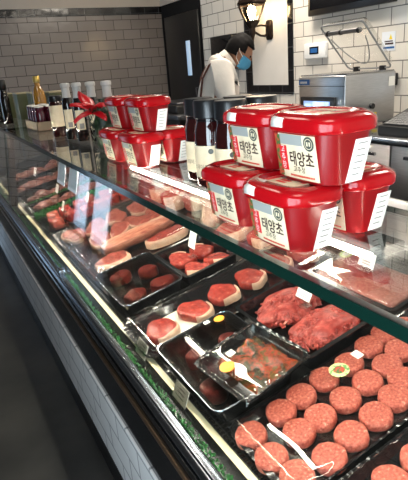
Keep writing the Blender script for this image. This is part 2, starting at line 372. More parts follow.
cpart('front_panel', b, M['black_gloss'], smooth=False)
b = nb(); box(b, 0.330, 0.340, Y0, Y1, 0.612, 0.632, 0.003); cpart('brown_strip', b, M['bronze'])  # thin brown strip along the black front panel
b = nb(); box(b, 0.326, 0.340, Y0, Y1, 0.668, 0.684, 0.005, 3); cpart('lower_rail', b, M['chrome_dark'])
b = nb(); tube(b, [(0.334, Y0, 0.722), (0.334, Y1, 0.722)], 0.0125, 14); box(b, 0.332, 0.352, Y0, Y1, 0.7215, 0.742, 0.004); cpart('bumper_rail', b, M['chrome'])
# front glass in three panes, edges green
def pane(ya, yb):
    b = nb(); t = 0.008
    n = Vector((-(GZ - RZ), 0, (GX - RX))).normalized() * t
    p = [Vector((RX, ya, RZ)), Vector((RX, yb, RZ)), Vector((GX, yb, GZ - 0.018)), Vector((GX, ya, GZ - 0.018))]
    q = [v - n for v in p]
    A = [b.verts.new(v) for v in p]; B = [b.verts.new(v) for v in q]
    b.faces.new(A).material_index = 0; b.faces.new(B[::-1]).material_index = 0
    for i in range(4): b.faces.new((A[i], B[i], B[(i + 1) % 4], A[(i + 1) % 4])).material_index = 1
    return b
for ya, yb in ((Y0, 3.347), (3.353, Y1)):
    cpart('front_glass', pane(ya, yb), [M['glass'], M['glass_edge']], smooth=False)
b = nb(); box(b, 0.333, 0.362, 1.93, 1.97, 0.738, 0.766, 0.004); cpart('glass_clamp', b, M['chrome'])
for ya, yb in ((Y0, 3.347), (3.353, Y1)):
    b = nb(); box(b, GX - 0.004, 0.74, ya, yb, GZ - 0.012, GZ); box(b, GX - 0.004, GX + 0.007, ya, yb, GZ - 0.018, GZ - 0.012)
    for f in b.faces:
        if abs(f.normal.z) < 0.5: f.material_index = 1
    cpart('top_glass', b, [M['glass'], M['glass_edge']], smooth=False)
# end post at the third pane joint
b = nb(); loft(b, [[Vector((RX + 0.012 + k * 0.058, 3.32, RZ + k * 0.466)), Vector((RX + 0.05 + k * 0.058, 3.32, RZ + k * 0.466)), Vector((RX + 0.05 + k * 0.058, 3.38, RZ + k * 0.466)), Vector((RX + 0.012 + k * 0.058, 3.38, RZ + k * 0.466))] for k in (0, 1)])
cpart('post', b, M['lantern_metal'], smooth=False)
for y in (-0.45, 3.475, 4.85):
    b = nb(); box(b, 0.715, 0.729, y - 0.007, y + 0.007, 0.77, GZ - 0.012, 0.002); cpart('shelf_support', b, M['steel_dark'])
# deck, black mat with slotted relief, cream strip along its front
b = nb(); loft(b, [[Vector((0.40, y, DZ - 0.001)), Vector((1.16, y, DZ + DS * (1.16 - DX))), Vector((1.16, y, 0.45)), Vector((0.40, y, 0.45))] for y in (Y0, Y1)])
cpart('deck', b, M['deck'], smooth=False)
b = nb()
for k in range(150):
    y = 0.2 + k * 0.0137
    for j in range(2):
        box(b, 0.419 + j * 0.014, 0.429 + j * 0.014, y, y + 0.0085, DZ + DS * (0.019 + 0.014 * j) - 0.001, DZ + DS * (0.019 + 0.014 * j) + 0.0035)
cpart('deck_grille', b, M['tray_black'], smooth=False)
b = nb(); loft(b, [[Vector((0.3755, y, 0.7150)), Vector((0.416, y, 0.7220)), Vector((0.416, y, 0.70)), Vector((0.3755, y, 0.70))] for y in (Y0, Y1)])
cpart('price_strip', b, M['strip'], smooth=False)
b = nb(); box(b, 0.352, 0.3755, Y0, Y1, 0.70, 0.7095); cpart('front_gutter', b, M['black'], smooth=False)
# rear wall of the case
b = nb(); box(b, 1.16, 1.2, Y0, Y1, 0.50, 0.925); cpart('rear_wall', b, M['black'], smooth=False)
b = nb(); box(b, 1.13, 1.21, Y0, Y1, 0.925, 0.955, 0.004); cpart('rear_sill', b, M['steel_dark'])
b = nb(); box(b, 1.155, 1.17, 0.45, 1.32, 0.955, 1.085, 0.002); cpart('sliding_door', b, M['alu'])
# light bars under the glass top
for xo, ya, yb in ((0.045, -0.35, 0.46), (0.026, 0.53, 1.62)):
    b = nb(); box(b, 0.566 + xo, 0.622 + xo, ya, yb, 1.186, 1.204, 0.004); h = cpart('light_bar', b, M['black_matte'])
    b = nb(); tube(b, [(0.0, ya + 0.01, 0), (0.0, yb - 0.01, 0)], 0.006, 12)
    for v in b.verts: v.co += Vector((0.552 + xo - 0.75, -2.2, 1.190))
    finish('tube_lamp', b, M['led'], h)

b = nb(); box(b, 0.411, 0.424, Y0, 4.6, 1.2045, 1.2125, 0.002); h = cpart('added_light_channel', b, M['steel_dark'])  # hidden channel, added to carry extra light for the meat
for i, (ya, yb) in enumerate(((-0.4, 1.25), (1.26, 2.2), (2.21, 3.33), (3.37, 4.5))):
    b = nb(); box(b, 0.413 - 0.75, 0.422 - 0.75, ya - 2.2, yb - 2.2, 1.2032, 1.2046); finish('added_light_strip', b, M['fill_front'] if i == 0 else M['fill_front_bright'], h, smooth=False)  # added fill light, stronger past the first length for the far trays
# green plastic parsley divider along the front
b = nb()
for k in range(4200):
    y = R.uniform(0.35, 4.2) if k > 1700 else R.uniform(0.45, 2.0); x = R.uniform(0.352, 0.3735); h = R.uniform(0.009, 0.0165)
    a = R.uniform(0, 2 * PI); l = R.uniform(0.004, 0.008); w = 0.0035
    p = Vector((x, y, 0.7095)); t = p + Vector((l * math.cos(a), l * math.sin(a), h)); s = Vector((-math.sin(a), math.cos(a), 0)) * w
    m_ = (p + t) / 2 + Vector((0, 0, 0.003))
    v = [b.verts.new(q) for q in (p, m_ + s, t + s * 0.6 + Vector((0, 0, 0.002)), t - s * 0.6, m_ - s)]
    b.faces.new(v)
o = finish('parsley_garnish', b, M['green'], smooth=False)
tag(o, 'green plastic parsley strip along the inside foot of the front glass', 'garnish', kind='stuff')

# ------------------------------------------------------------------ trays and meat
def tray_bm(hx, hy, h, r=0.02, taper=0.93, wall=0.003, rim=0.008, wavy=0.0):
    b = nb()
    R0 = lambda s, z, d=0.0: rrect(hx * s - d, hy * s - d, r, z, 8)
    top = rrect(hx + rim, hy + rim, r + rim, h, 8); top2 = rrect(hx + rim, hy + rim, r + rim, h - 0.003, 8)
    if wavy:
        n = len(top)
        fine = []
        for ring in (top, top2):
            out = []
            for i in range(n):
                a, c_ = ring[i], ring[(i + 1) % n]; m = max(1, int((c_ - a).length / 0.006))
                for k in range(m): out.append(a.lerp(c_, k / m))
            fine.append(out)
        m = len(fine[0])
        def mod(ring, s, z0, wv):
            o = []
            for i, p in enumerate(ring):
                w = math.sin(i * 2 * PI / 4.0)
                o.append(Vector((p.x * s, p.y * s, z0 + wv * w)))
            return o
        rings = [mod(fine[0], 0.88, 0, 0), mod(fine[0], 0.965, h * 0.7, 0), mod(fine[0], 1.0, h - 0.003, wavy * 0.6), mod(fine[0], 1.0, h, wavy), mod(fine[0], 0.955, h - 0.001, wavy * 0.4), mod(fine[0], 0.93, h * 0.5, 0), mod(fine[0], 0.86, wall, 0)]
        loft(b, rings); return b
    rings = [R0(taper, 0), R0(1.0, h - 0.003), top2, top, R0(1.0, h, wall), R0(taper, wall, wall)]
    loft(b, rings); return b
def film_bm(hx, hy, z, seed, wr=0.004, nx=44, ny=34, drop=0.012, sag=0.0, edge=0.90):
    b = nb(); rr = random.Random(seed); ph = [rr.uniform(0, 6) for _ in range(8)]
    V = []
    for i in range(nx + 1):
        row = []
        for j in range(ny + 1):
            u = -1 + 2 * i / nx; v = -1 + 2 * j / ny
            e = max(abs(u), abs(v)); k = max(0.0, (e - edge) / (1 - edge))
            t = u if abs(u) < abs(v) else v
            zz = z - sag * (1 - u * u) * (1 - v * v) + wr * k * math.sin(36 * t + ph[0] + 3 * math.sin(5 * t + ph[1])) + 0.0003 * math.sin(7 * u + ph[2]) * math.sin(5 * v + ph[3])
            if e > 0.985: zz -= drop
            row.append(b.verts.new((u * hx, v * hy, zz)))
        V.append(row)
    for i in range(nx):
        for j in range(ny): b.faces.new((V[i][j], V[i + 1][j], V[i + 1][j + 1], V[i][j + 1]))
    return b
def tray(label, x, y, hx, hy, h, group=None, mat='tray_black', r=0.02, wavy=0.0, film=None, lid=None, pad=False, name='meat_tray', lift=0.006, wr=0.0035):
    t = thing(name, label, 'tray', deck(x, y, lift), ROT, group)
    finish('tray_shell', tray_bm(hx, hy, h, r, wavy=wavy), M[mat], t)
    if pad:
        b = nb(); loft(b, [rrect(hx * 0.82, hy * 0.80, 0.02, 0.004), rrect(hx * 0.82, hy * 0.80, 0.02, 0.007)]); finish('absorbent_pad', b, M['pad'], t)
    if film is not None: finish('cling_film', film_bm(hx * 1.01, hy * 1.01, h + film, int(1000 * x), wr), M['film'], t, ang=180)
    if lid is not None:
        b = nb(); loft(b, [rrect(hx + 0.008, hy + 0.008, 0.028, h + 0.0005), rrect(hx + 0.008, hy + 0.008, 0.028, h + 0.003), rrect(hx - 0.004, hy - 0.004, 0.02, h + 0.003)]) ; finish('tray_lid', b, M['lidfilm'], t)
        b = nb()
        ring = rrect(hx + 0.008, hy + 0.008, 0.028, h + 0.002, 8); tube(b, ring + [ring[0]], 0.0018, 6); finish('lid_rim', b, M['chrome'], t)
    return t

def outline(a, bb, seed, irr=0.12, n=44):
    rr = random.Random(seed); ph = [rr.uniform(0, 6.28) for _ in range(4)]
    pts = []
    for k in range(n):
        t = 2 * PI * k / n
        q = 1 + irr * (0.6 * math.sin(2 * t + ph[0]) + 0.5 * math.sin(3 * t + ph[1]) + 0.3 * math.sin(5 * t + ph[2]))
        pts.append(Vector((a * q * math.cos(t), bb * q * math.sin(t), 0)))
    return pts
def steak(label, x, y, a, bb, th, seed, mat='steak', fat=(0.0, 3.4), fatw=0.006, h=0.012, yaw=0.0, cat='steak', group=None, name='ribeye_steak', tip=(0, 0), fatname='fat_rim', irr=0.12):
    o = outline(a, bb, seed, irr)
    b = nb(); rr = random.Random(seed + 5); p1, p2 = rr.uniform(0, 6), rr.uniform(0, 6)
    rings = []
    for s, z in ((0.90, 0), (0.99, th * 0.15), (1.0, th * 0.6), (0.975, th * 0.88), (0.90, th * 0.99), (0.72, th * 1.03), (0.45, th * 1.0), (0.18, th * 1.02)):
        rings.append([Vector((p.x * s, p.y * s, z + (0.0022 * math.sin(70 * p.x * s + p1) * math.cos(60 * p.y * s + p2) if z > th * 0.9 else 0))) for p in o])
    loft(b, rings)
    t = finish(name, b, M[mat], None, ang=60)
    rot = Euler((tip[0], tip[1], yaw)).to_matrix().to_4x4()
    t.matrix_world = Matrix.Translation(deck(x, y, h)) @ Euler(ROT).to_matrix().to_4x4() @ rot
    tag(t, label, cat, group)
    if fat:
        n = len(o); i0 = int(fat[0] / (2 * PI) * n); i1 = int(fat[1] / (2 * PI) * n)
        b = nb(); rings = []
        for i in range(i0, i1 + 1):
            p = o[i % n]; d = Vector((p.x, p.y, 0)).normalized()
            f = max(0.0, math.sin(PI * (i - i0) / max(1, i1 - i0))) ** 0.5
            w = fatw * f + 0.001
            pi_, po = p * (1 - min(0.10, w * 4)), p + d * w
            rings.append([Vector((pi_.x, pi_.y, 0.001)), Vector((po.x, po.y, th * 0.12)), Vector((po.x + d.x * 0.001, po.y + d.y * 0.001, th * 0.55)), Vector((po.x, po.y, th * 0.9)), Vector(((po.x + pi_.x) / 2, (po.y + pi_.y) / 2, th * 1.04)), Vector((pi_.x, pi_.y, th * 1.0))])
        loft(b, rings); finish(fatname, b, M['fat'], t, ang=60)
    return t

# --- big tray of mince patties, nearest the camera
tray('large black film-wrapped tray full of round beef patties', 0.725, 0.670, 0.295, 0.115, 0.022, wavy=0.0012, film=0.014, name='patty_tray', r=0.03)
PAT = [(0, 0, 0.461, 0.737), (0, 1, 0.459, 0.662), (0, 2, 0.47, 0.595), (1, 0, 0.546, 0.744), (1, 1, 0.539, 0.673), (2, 0, 0.608, 0.75), (2, 1, 0.597, 0.674), (2, 2, 0.609, 0.596), (3, 2, 0.679, 0.599), (3, 1, 0.668, 0.675), (4, 1, 0.737, 0.679), (4, 2, 0.742, 0.608), (1, 2, 0.542, 0.585), (3, 0, 0.679, 0.754), (4, 0, 0.753, 0.751), (5, 0, 0.827, 0.762), (5, 1, 0.806, 0.686), (6, 0, 0.886, 0.767), (6, 1, 0.862, 0.701), (5, 2, 0.796, 0.632), (6, 2, 0.868, 0.597), (7, 0, 0.935, 0.752), (7, 1, 0.935, 0.677), (7, 2, 0.935, 0.597)]
def patty_bm(seed):
    b = nb(); rr = random.Random(seed); ph = [rr.uniform(0, 6) for _ in range(5)]
    n = 40; r0 = 0.0345; h = 0.0225; rings = []
    for s, z in ((0.86, 0), (0.97, 0.003), (1.0, 0.009), (1.0, 0.015), (0.965, 0.0205), (0.90, h), (0.70, h + 0.0004), (0.45, h), (0.2, h + 0.0003)):
        ring = []
        for k in range(n):
            t = 2 * PI * k / n
            q = r0 * s * (1 + 0.016 * math.sin(3 * t + ph[0]) + 0.012 * math.sin(5 * t + ph[1]) + 0.010 * math.sin(11 * t + ph[2] + 200 * z))
            ring.append(Vector((q * math.cos(t), q * math.sin(t), z + (0.0007 * math.sin(260 * q * math.cos(t) + ph[3]) * math.sin(240 * q * math.sin(t) + ph[4]) if z > 0.02 else 0))))
        rings.append(ring)
    loft(b, rings); return b
ppro = [finish('beef_patty', patty_bm(s), M['patty'], None, ang=60) for s in range(4)]
used = [False] * 4
def put_patty(i, x, y, label, grp, h=0.010):
    k = i % 4
    o = ppro[k] if not used[k] else ppro[k].copy()
    if used[k]: C.objects.link(o)
    used[k] = True
    o.matrix_world = Matrix.Translation(deck(x, y, h)) @ Euler(ROT).to_matrix().to_4x4() @ Matrix.Rotation(i * 1.3, 4, 'Z')
    tag(o, label, 'beef patty', grp)
rows = sorted(PAT)
ordn = ['first', 'second', 'third', 'fourth', 'fifth', 'sixth', 'seventh', 'eighth']
cols = {0: 'far end', 1: 'middle', 2: 'near end'}
for i, (r_, c_, x, y) in enumerate(PAT):
    put_patty(i, x, y, 'beef patty in the large tray, %s row from the glass front, %s' % (ordn[r_], cols[c_]), 'beef patties in the large tray')
tray('black film-wrapped patty tray cut off by the lower right corner', 0.66, 0.41, 0.21, 0.118, 0.022, wavy=0.0012, film=0.014, name='patty_tray', r=0.03)
for i, (x, y, l) in enumerate(((0.585, 0.475, 'beef patty at bottom right, in the cut-off tray, nearer the glass front'), (0.657, 0.475, 'beef patty at bottom right edge, in the cut-off tray, further from the glass front'))):
    put_patty(i + 1, x, y, l, 'beef patties in the cut-off tray')
def sticker(name, label, cat, x, y, h, r, mat, rim=None, tip=0.0):
    b = nb(); lathe(b, [(r, 0), (r, 0.0008)], 24); o = finish(name, b, M[mat], None)
    o.matrix_world = Matrix.Translation(deck(x, y, h)) @ Euler(ROT).to_matrix().to_4x4() @ Matrix.Rotation(tip, 4, 'Y')
    tag(o, label, cat)
    if rim:
        b = nb(); lathe(b, [(r * 0.55, 0.0008), (r * 0.5, 0.0016)], 20); finish('printed_centre', b, M[rim], o)
    return o
def card_flat(label, x, y, h, w, l, yaw=0.0):
    b = nb(); box(b, -w / 2, w / 2, -l / 2, l / 2, 0, 0.0008); o = finish('price_sticker', b, M['white_paper'], None, smooth=False)
    o.matrix_world = Matrix.Translation(deck(x, y, h)) @ Euler(ROT).to_matrix().to_4x4() @ Matrix.Rotation(yaw, 4, 'Z')
    tag(o, label, 'sticker')
sticker('round_sticker', 'round yellow and green sticker on the film over the patties', 'sticker', 0.708, 0.733, 0.0445, 0.0235, 'sticker_green', 'leafmix')
card_flat('small white square sticker on the film over the patties', 0.772, 0.742, 0.0445, 0.020, 0.026)

# --- clear-lidded tray with small round fillets
tray('grey film-lidded tray of small round fillets under the marinade pack', 0.538, 0.967, 0.110, 0.160, 0.055, lid=True, name='fillet_tray')
for i, (x, y, a, l) in enumerate(((0.495, 1.045, 0.026, 'small round fillet in the film-lidded tray, left of the marinade pack'), (0.592, 1.035, 0.026, 'small round fillet behind the marinade pack, in the film-lidded tray'), (0.470, 0.905, 0.034, 'dark red fillet under the lower corner of the marinade pack'))):
    steak(l, x, y, a, a * 0.95, 0.038, 40 + i, 'fillet', None, h=0.012, cat='fillet', name='beef_fillet', group='fillets under the marinade pack', irr=0.06)
sticker('round_sticker', 'round orange sticker on the corner of the film-lidded fillet tray', 'sticker', 0.612, 1.105, 0.0665, 0.015, 'orange', 'yellow')
card_flat('small white sticker beside the round orange one on the fillet tray', 0.578, 1.118, 0.0665, 0.016, 0.014)
# --- marinade pack lying on the lid
mp = thing('marinade_pack', 'film-wrapped pack of red-brown marinated meat lying on the fillet tray', 'food pack', deck(0.566, 0.872, 0.066), (0, TILT - 0.02, 0.10))
finish('tray_shell', tray_bm(0.094, 0.098, 0.024, 0.02, wavy=0.0008), M['tray_black'], mp)
GB = [(R.uniform(-1, 1), R.uniform(-1, 1), R.uniform(-0.005, 0.007), R.uniform(0.008, 0.05)) for _ in range(60)]
b = nb(); V = []
for i in range(31):
    row = []
    for j in range(31):
        u, v = -1 + i / 15, -1 + j / 15
        row.append(b.verts.new((0.010 + u * 0.070, -0.006 + v * 0.084, 0.011 + sum(h_ * math.exp(-((u - a_) ** 2 + (v - c_) ** 2) / w_) for a_, c_, h_, w_ in GB) - 0.010 * max(0, max(abs(u), abs(v)) - 0.8) * 5)))
    V.append(row)
for i in range(30):
    for j in range(30): b.faces.new((V[i][j], V[i + 1][j], V[i + 1][j + 1], V[i][j + 1]))
finish('marinated_meat', b, M['marinade'], mp, ang=60)
finish('cling_film', film_bm(0.099, 0.103, 0.027, 5, 0.0025), M['film'], mp, ang=180)
b = nb(); lathe(b, [(0.019, 0.0245), (0.019, 0.0253)], 24)
for v in b.verts: v.co += Vector((-0.055, 0.018, 0.002))
finish('round_label', b, M['orange'], mp)
b = nb(); lathe(b, [(0.011, 0.0253), (0.0105, 0.0262)], 20)
for v in b.verts: v.co += Vector((-0.055, 0.018, 0.002))
finish('label_centre', b, M['yellow'], mp)
b = nb(); box(b, -0.030, -0.010, 0.040, 0.060, 0.0258, 0.0266); finish('price_label', b, M['white_paper'], mp)

# --- tray of shredded beef in two heaps
tray('deep black tray holding two heaps of shredded raw beef', 0.803, 0.962, 0.125, 0.160, 0.055, name='beef_tray', r=0.012)
def heap(name, label, x, y, hx, hy, hz, seed, h=0.012, n=420):
    rr = random.Random(seed); b = nb()
    blob(b, hx * 0.92, hy * 0.92, hz * 0.60, seed, 0.14, sub=4)
    for k in range(n):
        a = rr.uniform(0, 2 * PI); q = math.sqrt(rr.random()) * 0.93
        px, py = hx * q * math.cos(a), hy * q * math.sin(a); pz = hz * (1 - q ** 3) ** 0.6 * (0.80 + 0.12 * math.sin(60 * px + seed) * math.sin(70 * py)) + 0.003
        l = rr.uniform(0.007, 0.016); d = rr.gauss(0.9, 0.7); w = rr.uniform(0.0025, 0.0055); cv = rr.uniform(-0.005, 0.005); dz = rr.uniform(-0.004, 0.004)
        dx, dy = math.cos(d), math.sin(d)
        tube(b, [(px - dx * l, py - dy * l, pz - 0.004 - dz), (px - dy * cv, py + dx * cv, pz + 0.0005), (px + dx * l, py + dy * l, pz - 0.004 + dz)], [w * 0.6, w, w * 0.5], 5)
    o = finish(name, b, M['shred'], None, ang=70); o.location = deck(x, y, h); o.rotation_euler = ROT
    tag(o, label, 'shredded meat', kind='stuff'); return o
heap('shredded_beef', 'heap of shredded raw beef at the far end of the deep black tray', 0.800, 1.040, 0.108, 0.072, 0.056, 3, n=520)
heap('shredded_beef', 'heap of shredded raw beef at the near end of the deep black tray', 0.805, 0.888, 0.112, 0.074, 0.054, 4, n=520)

# --- rib-eye steaks in a row on a film-wrapped tray
tray('black scalloped tray with a row of rib-eye steaks and white pad', 0.745, 1.272, 0.345, 0.115, 0.018, wavy=0.0015, film=0.022, pad=False, name='steak_tray', r=0.03)
b = nb(); loft(b, [rrect(0.075, 0.070, 0.02, 0.0), rrect(0.075, 0.070, 0.02, 0.003)]); o = finish('absorbent_pad', b, M['pad'], None); o.location = deck(0.535, 1.262, 0.0105); o.rotation_euler = ROT
tag(o, 'white absorbent pad showing beneath the front rib-eye steaks', 'pad')
RB = [(0.483, 1.250), (0.603, 1.258), (0.712, 1.270), (0.822, 1.276), (0.933, 1.281), (1.035, 1.262)]
for i, (x, y) in enumerate(RB):
    steak('rib-eye steak on the scalloped tray, %s back from the glass front' % ordn[i], x, y, 0.046, 0.058, 0.026, 100 + i, 'steak', (4.1, 6.2), 0.007, h=0.014, yaw=R.uniform(-0.3, 0.3), group='rib-eye steaks on the scalloped tray')

# --- clear lidded tray with four small fillets
tray('clear film-lidded tray with four small dark fillets in it', 0.547, 1.577, 0.106, 0.155, 0.055, lid=True, name='fillet_tray')
for i, (x, y, a, l) in enumerate(((0.515, 1.690, 0.040, 'fillet at the far left of the clear-lidded tray'), (0.608, 1.640, 0.036, 'taller fillet toward the back of the clear-lidded tray'), (0.500, 1.500, 0.042, 'fillet at the near front of the clear-lidded tray'), (0.605, 1.500, 0.044, 'flat red fillet at the near back of the clear-lidded tray'))):
    steak(l, x, y, a, a * 0.85, 0.036, 60 + i, 'fillet', None, h=0.012, cat='fillet', name='beef_fillet', group='fillets in the clear-lidded tray', irr=0.10)

# --- open tray of sirloin pieces with price card
tray('black open tray of fatty sirloin pieces behind a white price card', 0.775, 1.562, 0.104, 0.138, 0.050, name='sirloin_tray', r=0.012)
for i, (x, y, a, bb, yaw, l) in enumerate(((0.735, 1.615, 0.044, 0.058, 0.3, 'sirloin piece at the far left of the carded tray'), (0.738, 1.500, 0.042, 0.056, -0.2, 'sirloin piece at the near front of the carded tray'), (0.822, 1.610, 0.040, 0.056, 0.5, 'sirloin piece at the far back of the carded tray'), (0.828, 1.495, 0.040, 0.054, 0.1, 'sirloin piece at the near back of the carded tray'))):
    steak(l, x, y, a, bb, 0.026, 80 + i, 'steak', (3.6, 5.0) if i % 2 else (0.4, 1.6), 0.004, h=0.012, yaw=yaw, cat='steak', name='sirloin_piece', group='sirloin pieces in the carded tray', irr=0.22, tip=(0.12 * (-1) ** i, 0.1))

# --- pork: chops in rows and long loins on a wide film-wrapped tray
tray('wide black tray of pale chops and long loins in mid case', 0.675, 2.14, 0.238, 0.365, 0.018, wavy=0.0015, film=0.036, name='pork_tray', r=0.03)
PK = [(0.515, 2.350, 'front'), (0.629, 2.352, 'second'), (0.742, 2.367, 'third'), (0.858, 2.364, 'fourth'), (0.590, 2.170, 'front'), (0.690, 2.180, 'second'), (0.785, 2.185, 'third'), (0.875, 2.190, 'fourth')]
for i, (x, y, w) in enumerate(PK):
    steak('pale red chop in the %s row of the wide tray, %s from the glass' % ('far' if i < 4 else 'middle', {'front': 'first'}.get(w, w)), x, y, 0.050, 0.070 if i < 4 else 0.064, 0.024, 120 + i, 'pork', (3.4, 6.2) if i % 2 else (2.2, 5.0), 0.007, h=0.014, yaw=R.uniform(-0.5, 0.5), cat='chop', name='pork_chop', group='chops in the wide tray', tip=(0.16, -0.10), irr=0.2)
def loin(name, label, x, y, L, ry, rz, yaw, mat, cat, seed, h=0.013, fat=True, group=None):
    b = nb(); rings = []; n = 20; rr = random.Random(seed); p0 = rr.uniform(0, 6)
    for k in range(17):
        u = -1 + k / 8; s = (1 - abs(u) ** 6) ** 0.5 * 0.9 + 0.1 if abs(u) < 1 else 0.55
        w = 1 + 0.06 * math.sin(5 * u + p0)
        rings.append([Vector((u * L, ry * s * w * math.cos(2 * PI * j / n), rz * 0.5 + rz * 0.55 * s * w * max(-0.9, math.sin(2 * PI * j / n)))) for j in range(n)])
    loft(b, rings); o = finish(name, b, M[mat], None, ang=60)
    o.location = deck(x, y, h)
    o.matrix_world = Matrix.Translation(deck(x, y, h)) @ Euler(ROT).to_matrix().to_4x4() @ Matrix.Rotation(yaw, 4, 'Z')
    tag(o, label, cat, group)
    if fat:
        b = nb(); rings = []
        for k in range(15):
            u = -0.92 + 1.84 * k / 14
            rings.append([Vector((u * L, ry * 0.99 * math.cos(a) * 1.02, rz * 0.5 + rz * 0.57 * math.sin(a))) for a in (0.35, 0.55, 0.75, 0.95)] + [Vector((u * L, ry * 0.8 * math.cos(a), rz * 0.5 + rz * 0.50 * math.sin(a))) for a in (0.95, 0.35)])
        loft(b, rings); finish('fat_cap', b, M['fat'], o, ang=60)
    return o
loin('pork_loin', 'long pale loin lying across the wide tray, nearer the camera', 0.715, 1.985, 0.175, 0.046, 0.060, 0.02, 'loin', 'meat joint', 1)
steak('rib chop with fat rim lying beside the long pale loin', 0.800, 1.860, 0.105, 0.042, 0.036, 150, 'steak', (2.6, 6.4), 0.010, h=0.014, cat='chop', name='rib_chop', yaw=0.04)
steak('flat red chop at the near front corner of the wide tray', 0.545, 1.862, 0.075, 0.052, 0.034, 151, 'pork', (3.2, 6.4), 0.012, h=0.014, cat='chop', name='pork_chop')

# --- meat seen through the glass top, further back
tray('black tray of meat pieces far back beneath the light bar', 1.045, 2.02, 0.095, 0.48, 0.018, name='joint_tray', r=0.02)
loin('beef_joint', 'long boneless joint under the glass beside the left red tub', 1.02, 1.86, 0.115, 0.044, 0.075, 1.05, 'loin', 'meat joint', 2)
for i, (x, y, l) in enumerate(((1.01, 2.370, 'farthest thick red cut beneath the light bar'), (0.995, 2.195, 'thick red cut in the middle beneath the light bar'), (1.065, 2.075, 'thick red cut nearest the joint beneath the light bar'))):
    steak(l, x, y, 0.062, 0.068, 0.075, 170 + i, 'pork', (3.0, 5.8), 0.010, h=0.014, cat='meat cut', name='beef_cut', group='thick cuts beneath the light bar', yaw=0.4 * i)
for i, (x, y, l) in enumerate(((0.985, 1.640, 'red sirloin slab under the left red tub'), (1.040, 1.470, 'red sirloin slab between the two front red tubs'))):
    steak(l, x, y, 0.075, 0.070, 0.040, 180 + i, 'steak', (3.0, 6.2), 0.012, h=0.012, cat='steak', name='sirloin_slab', group='slabs beneath the red tubs')
tray('film-wrapped black tray holding a slab of pale minced meat', 1.055, 0.975, 0.096, 0.165, 0.030, film=0.012, name='mince_tray', r=0.012, wr=0.0006)
b = nb(); loft(b, [rrect(0.072, 0.146, 0.02, 0.0, 8), rrect(0.076, 0.150, 0.02, 0.016, 8), rrect(0.072, 0.146, 0.02, 0.024, 8), rrect(0.058, 0.132, 0.02, 0.027, 8)]); o = finish('minced_meat_slab', b, M['mince_pale'], None, ang=60); o.location = deck(1.040, 0.975, 0.012); o.rotation_euler = ROT
tag(o, 'smooth slab of pale pink minced meat under the glass top', 'minced meat')
b = nb(); blob(b, 0.038, 0.075, 0.004, 9, 0.25, sub=4); o = finish('beef_mince_mound', b, M['shred'], None, ang=70); o.location = deck(1.060, 0.985, 0.0388); o.rotation_euler = ROT
tag(o, 'darker red mound of mince behind a white price card', 'minced meat')
sticker('round_sticker', 'round green sticker on the pale minced meat tray', 'sticker', 1.085, 1.105, 0.0485, 0.022, 'sticker_green', 'white_paper')

# --- diced beef and the far trays
tray('black tray of diced red beef behind the wide chop tray', 0.70, 2.70, 0.27, 0.155, 0.020, name='beef_tray', wavy=0.0015)
for i in range(12):
    x = 0.50 + (i % 6) * 0.078 + R.uniform(-0.01, 0.01); y = 2.62 + (i // 6) * 0.13 + R.uniform(-0.015, 0.015)
    b = nb(); box(b, -0.032, 0.032, -0.045, 0.045, 0, 0.055, 0.010, 3)
    for v in b.verts: v.co += Vector((R.uniform(-.002, .002), R.uniform(-.002, .002), R.uniform(-.001, .001)))
    o = finish('beef_chunk', b, M['steak'] if i % 3 else M['pork'], None, ang=60)
    o.matrix_world = Matrix.Translation(deck(x, y, 0.012)) @ Euler(ROT).to_matrix().to_4x4() @ Matrix.Rotation(R.uniform(-0.25, 0.25), 4, 'Z')
    tag(o, 'thick red beef chunk in the diced beef tray, %s row, %s from the glass' % ('near' if i < 6 else 'far', ordn[i % 6]), 'beef chunk', 'beef chunks behind the chops')
for k, (y, hy, lab) in enumerate(((3.04, 0.10, 'dark tray of chopped dark meat behind the diced beef'), (3.30, 0.10, 'dark tray of chopped dark meat before the case post'), (3.68, 0.13, 'dark tray of assorted meat pieces just past the case post'), (4.12, 0.20, 'farthest dark tray, heaped with assorted meat pieces'))):
    tray(lab, 0.68, y, 0.25, hy, 0.045, name='meat_tray', r=0.015)
    b = nb(); rr = random.Random(k)
    for q in range(26):
        blob(b, rr.uniform(0.03, 0.055), rr.uniform(0.022, 0.04), rr.uniform(0.014, 0.024), q + 30 * k, 0.2, (rr.uniform(-0.19, 0.19), rr.uniform(-hy * 0.45, hy * 0.45), rr.uniform(0.0, 0.02)), sub=2)
    o = finish('chopped_meat', b, M['dark_meat'], None, ang=60); o.location = deck(0.68, y, 0.012); o.rotation_euler = ROT
    tag(o, 'chopped dark meat filling the ' + ['first', 'second', 'third', 'farthest'][k] + ' dark tray past the diced beef', 'chopped meat', kind='stuff')
for k, y in enumerate((2.895, 3.17)):
    b = nb(); rr = random.Random(20 + k)
    for q in range(700):
        x = rr.uniform(0.43, 0.95); yy = y + rr.uniform(-0.018, 0.018); p = deck(x, yy, 0.004); a = rr.uniform(0, 6.28); h = rr.uniform(0.03, 0.055)
        t = p + Vector((0.012 * math.cos(a), 0.012 * math.sin(a), h)); s = Vector((-math.sin(a), math.cos(a), 0)) * 0.006
        m_ = (p + t) / 2
        b.faces.new([b.verts.new(v) for v in (p, m_ + s, t + s * .5, t - s * .5, m_ - s)])
    o = finish('parsley_divider', b, M['green'], None, smooth=False)
    tag(o, 'green plastic parsley divider ' + ('behind the diced beef tray' if k == 0 else 'between the two dark trays'), 'garnish', kind='stuff')

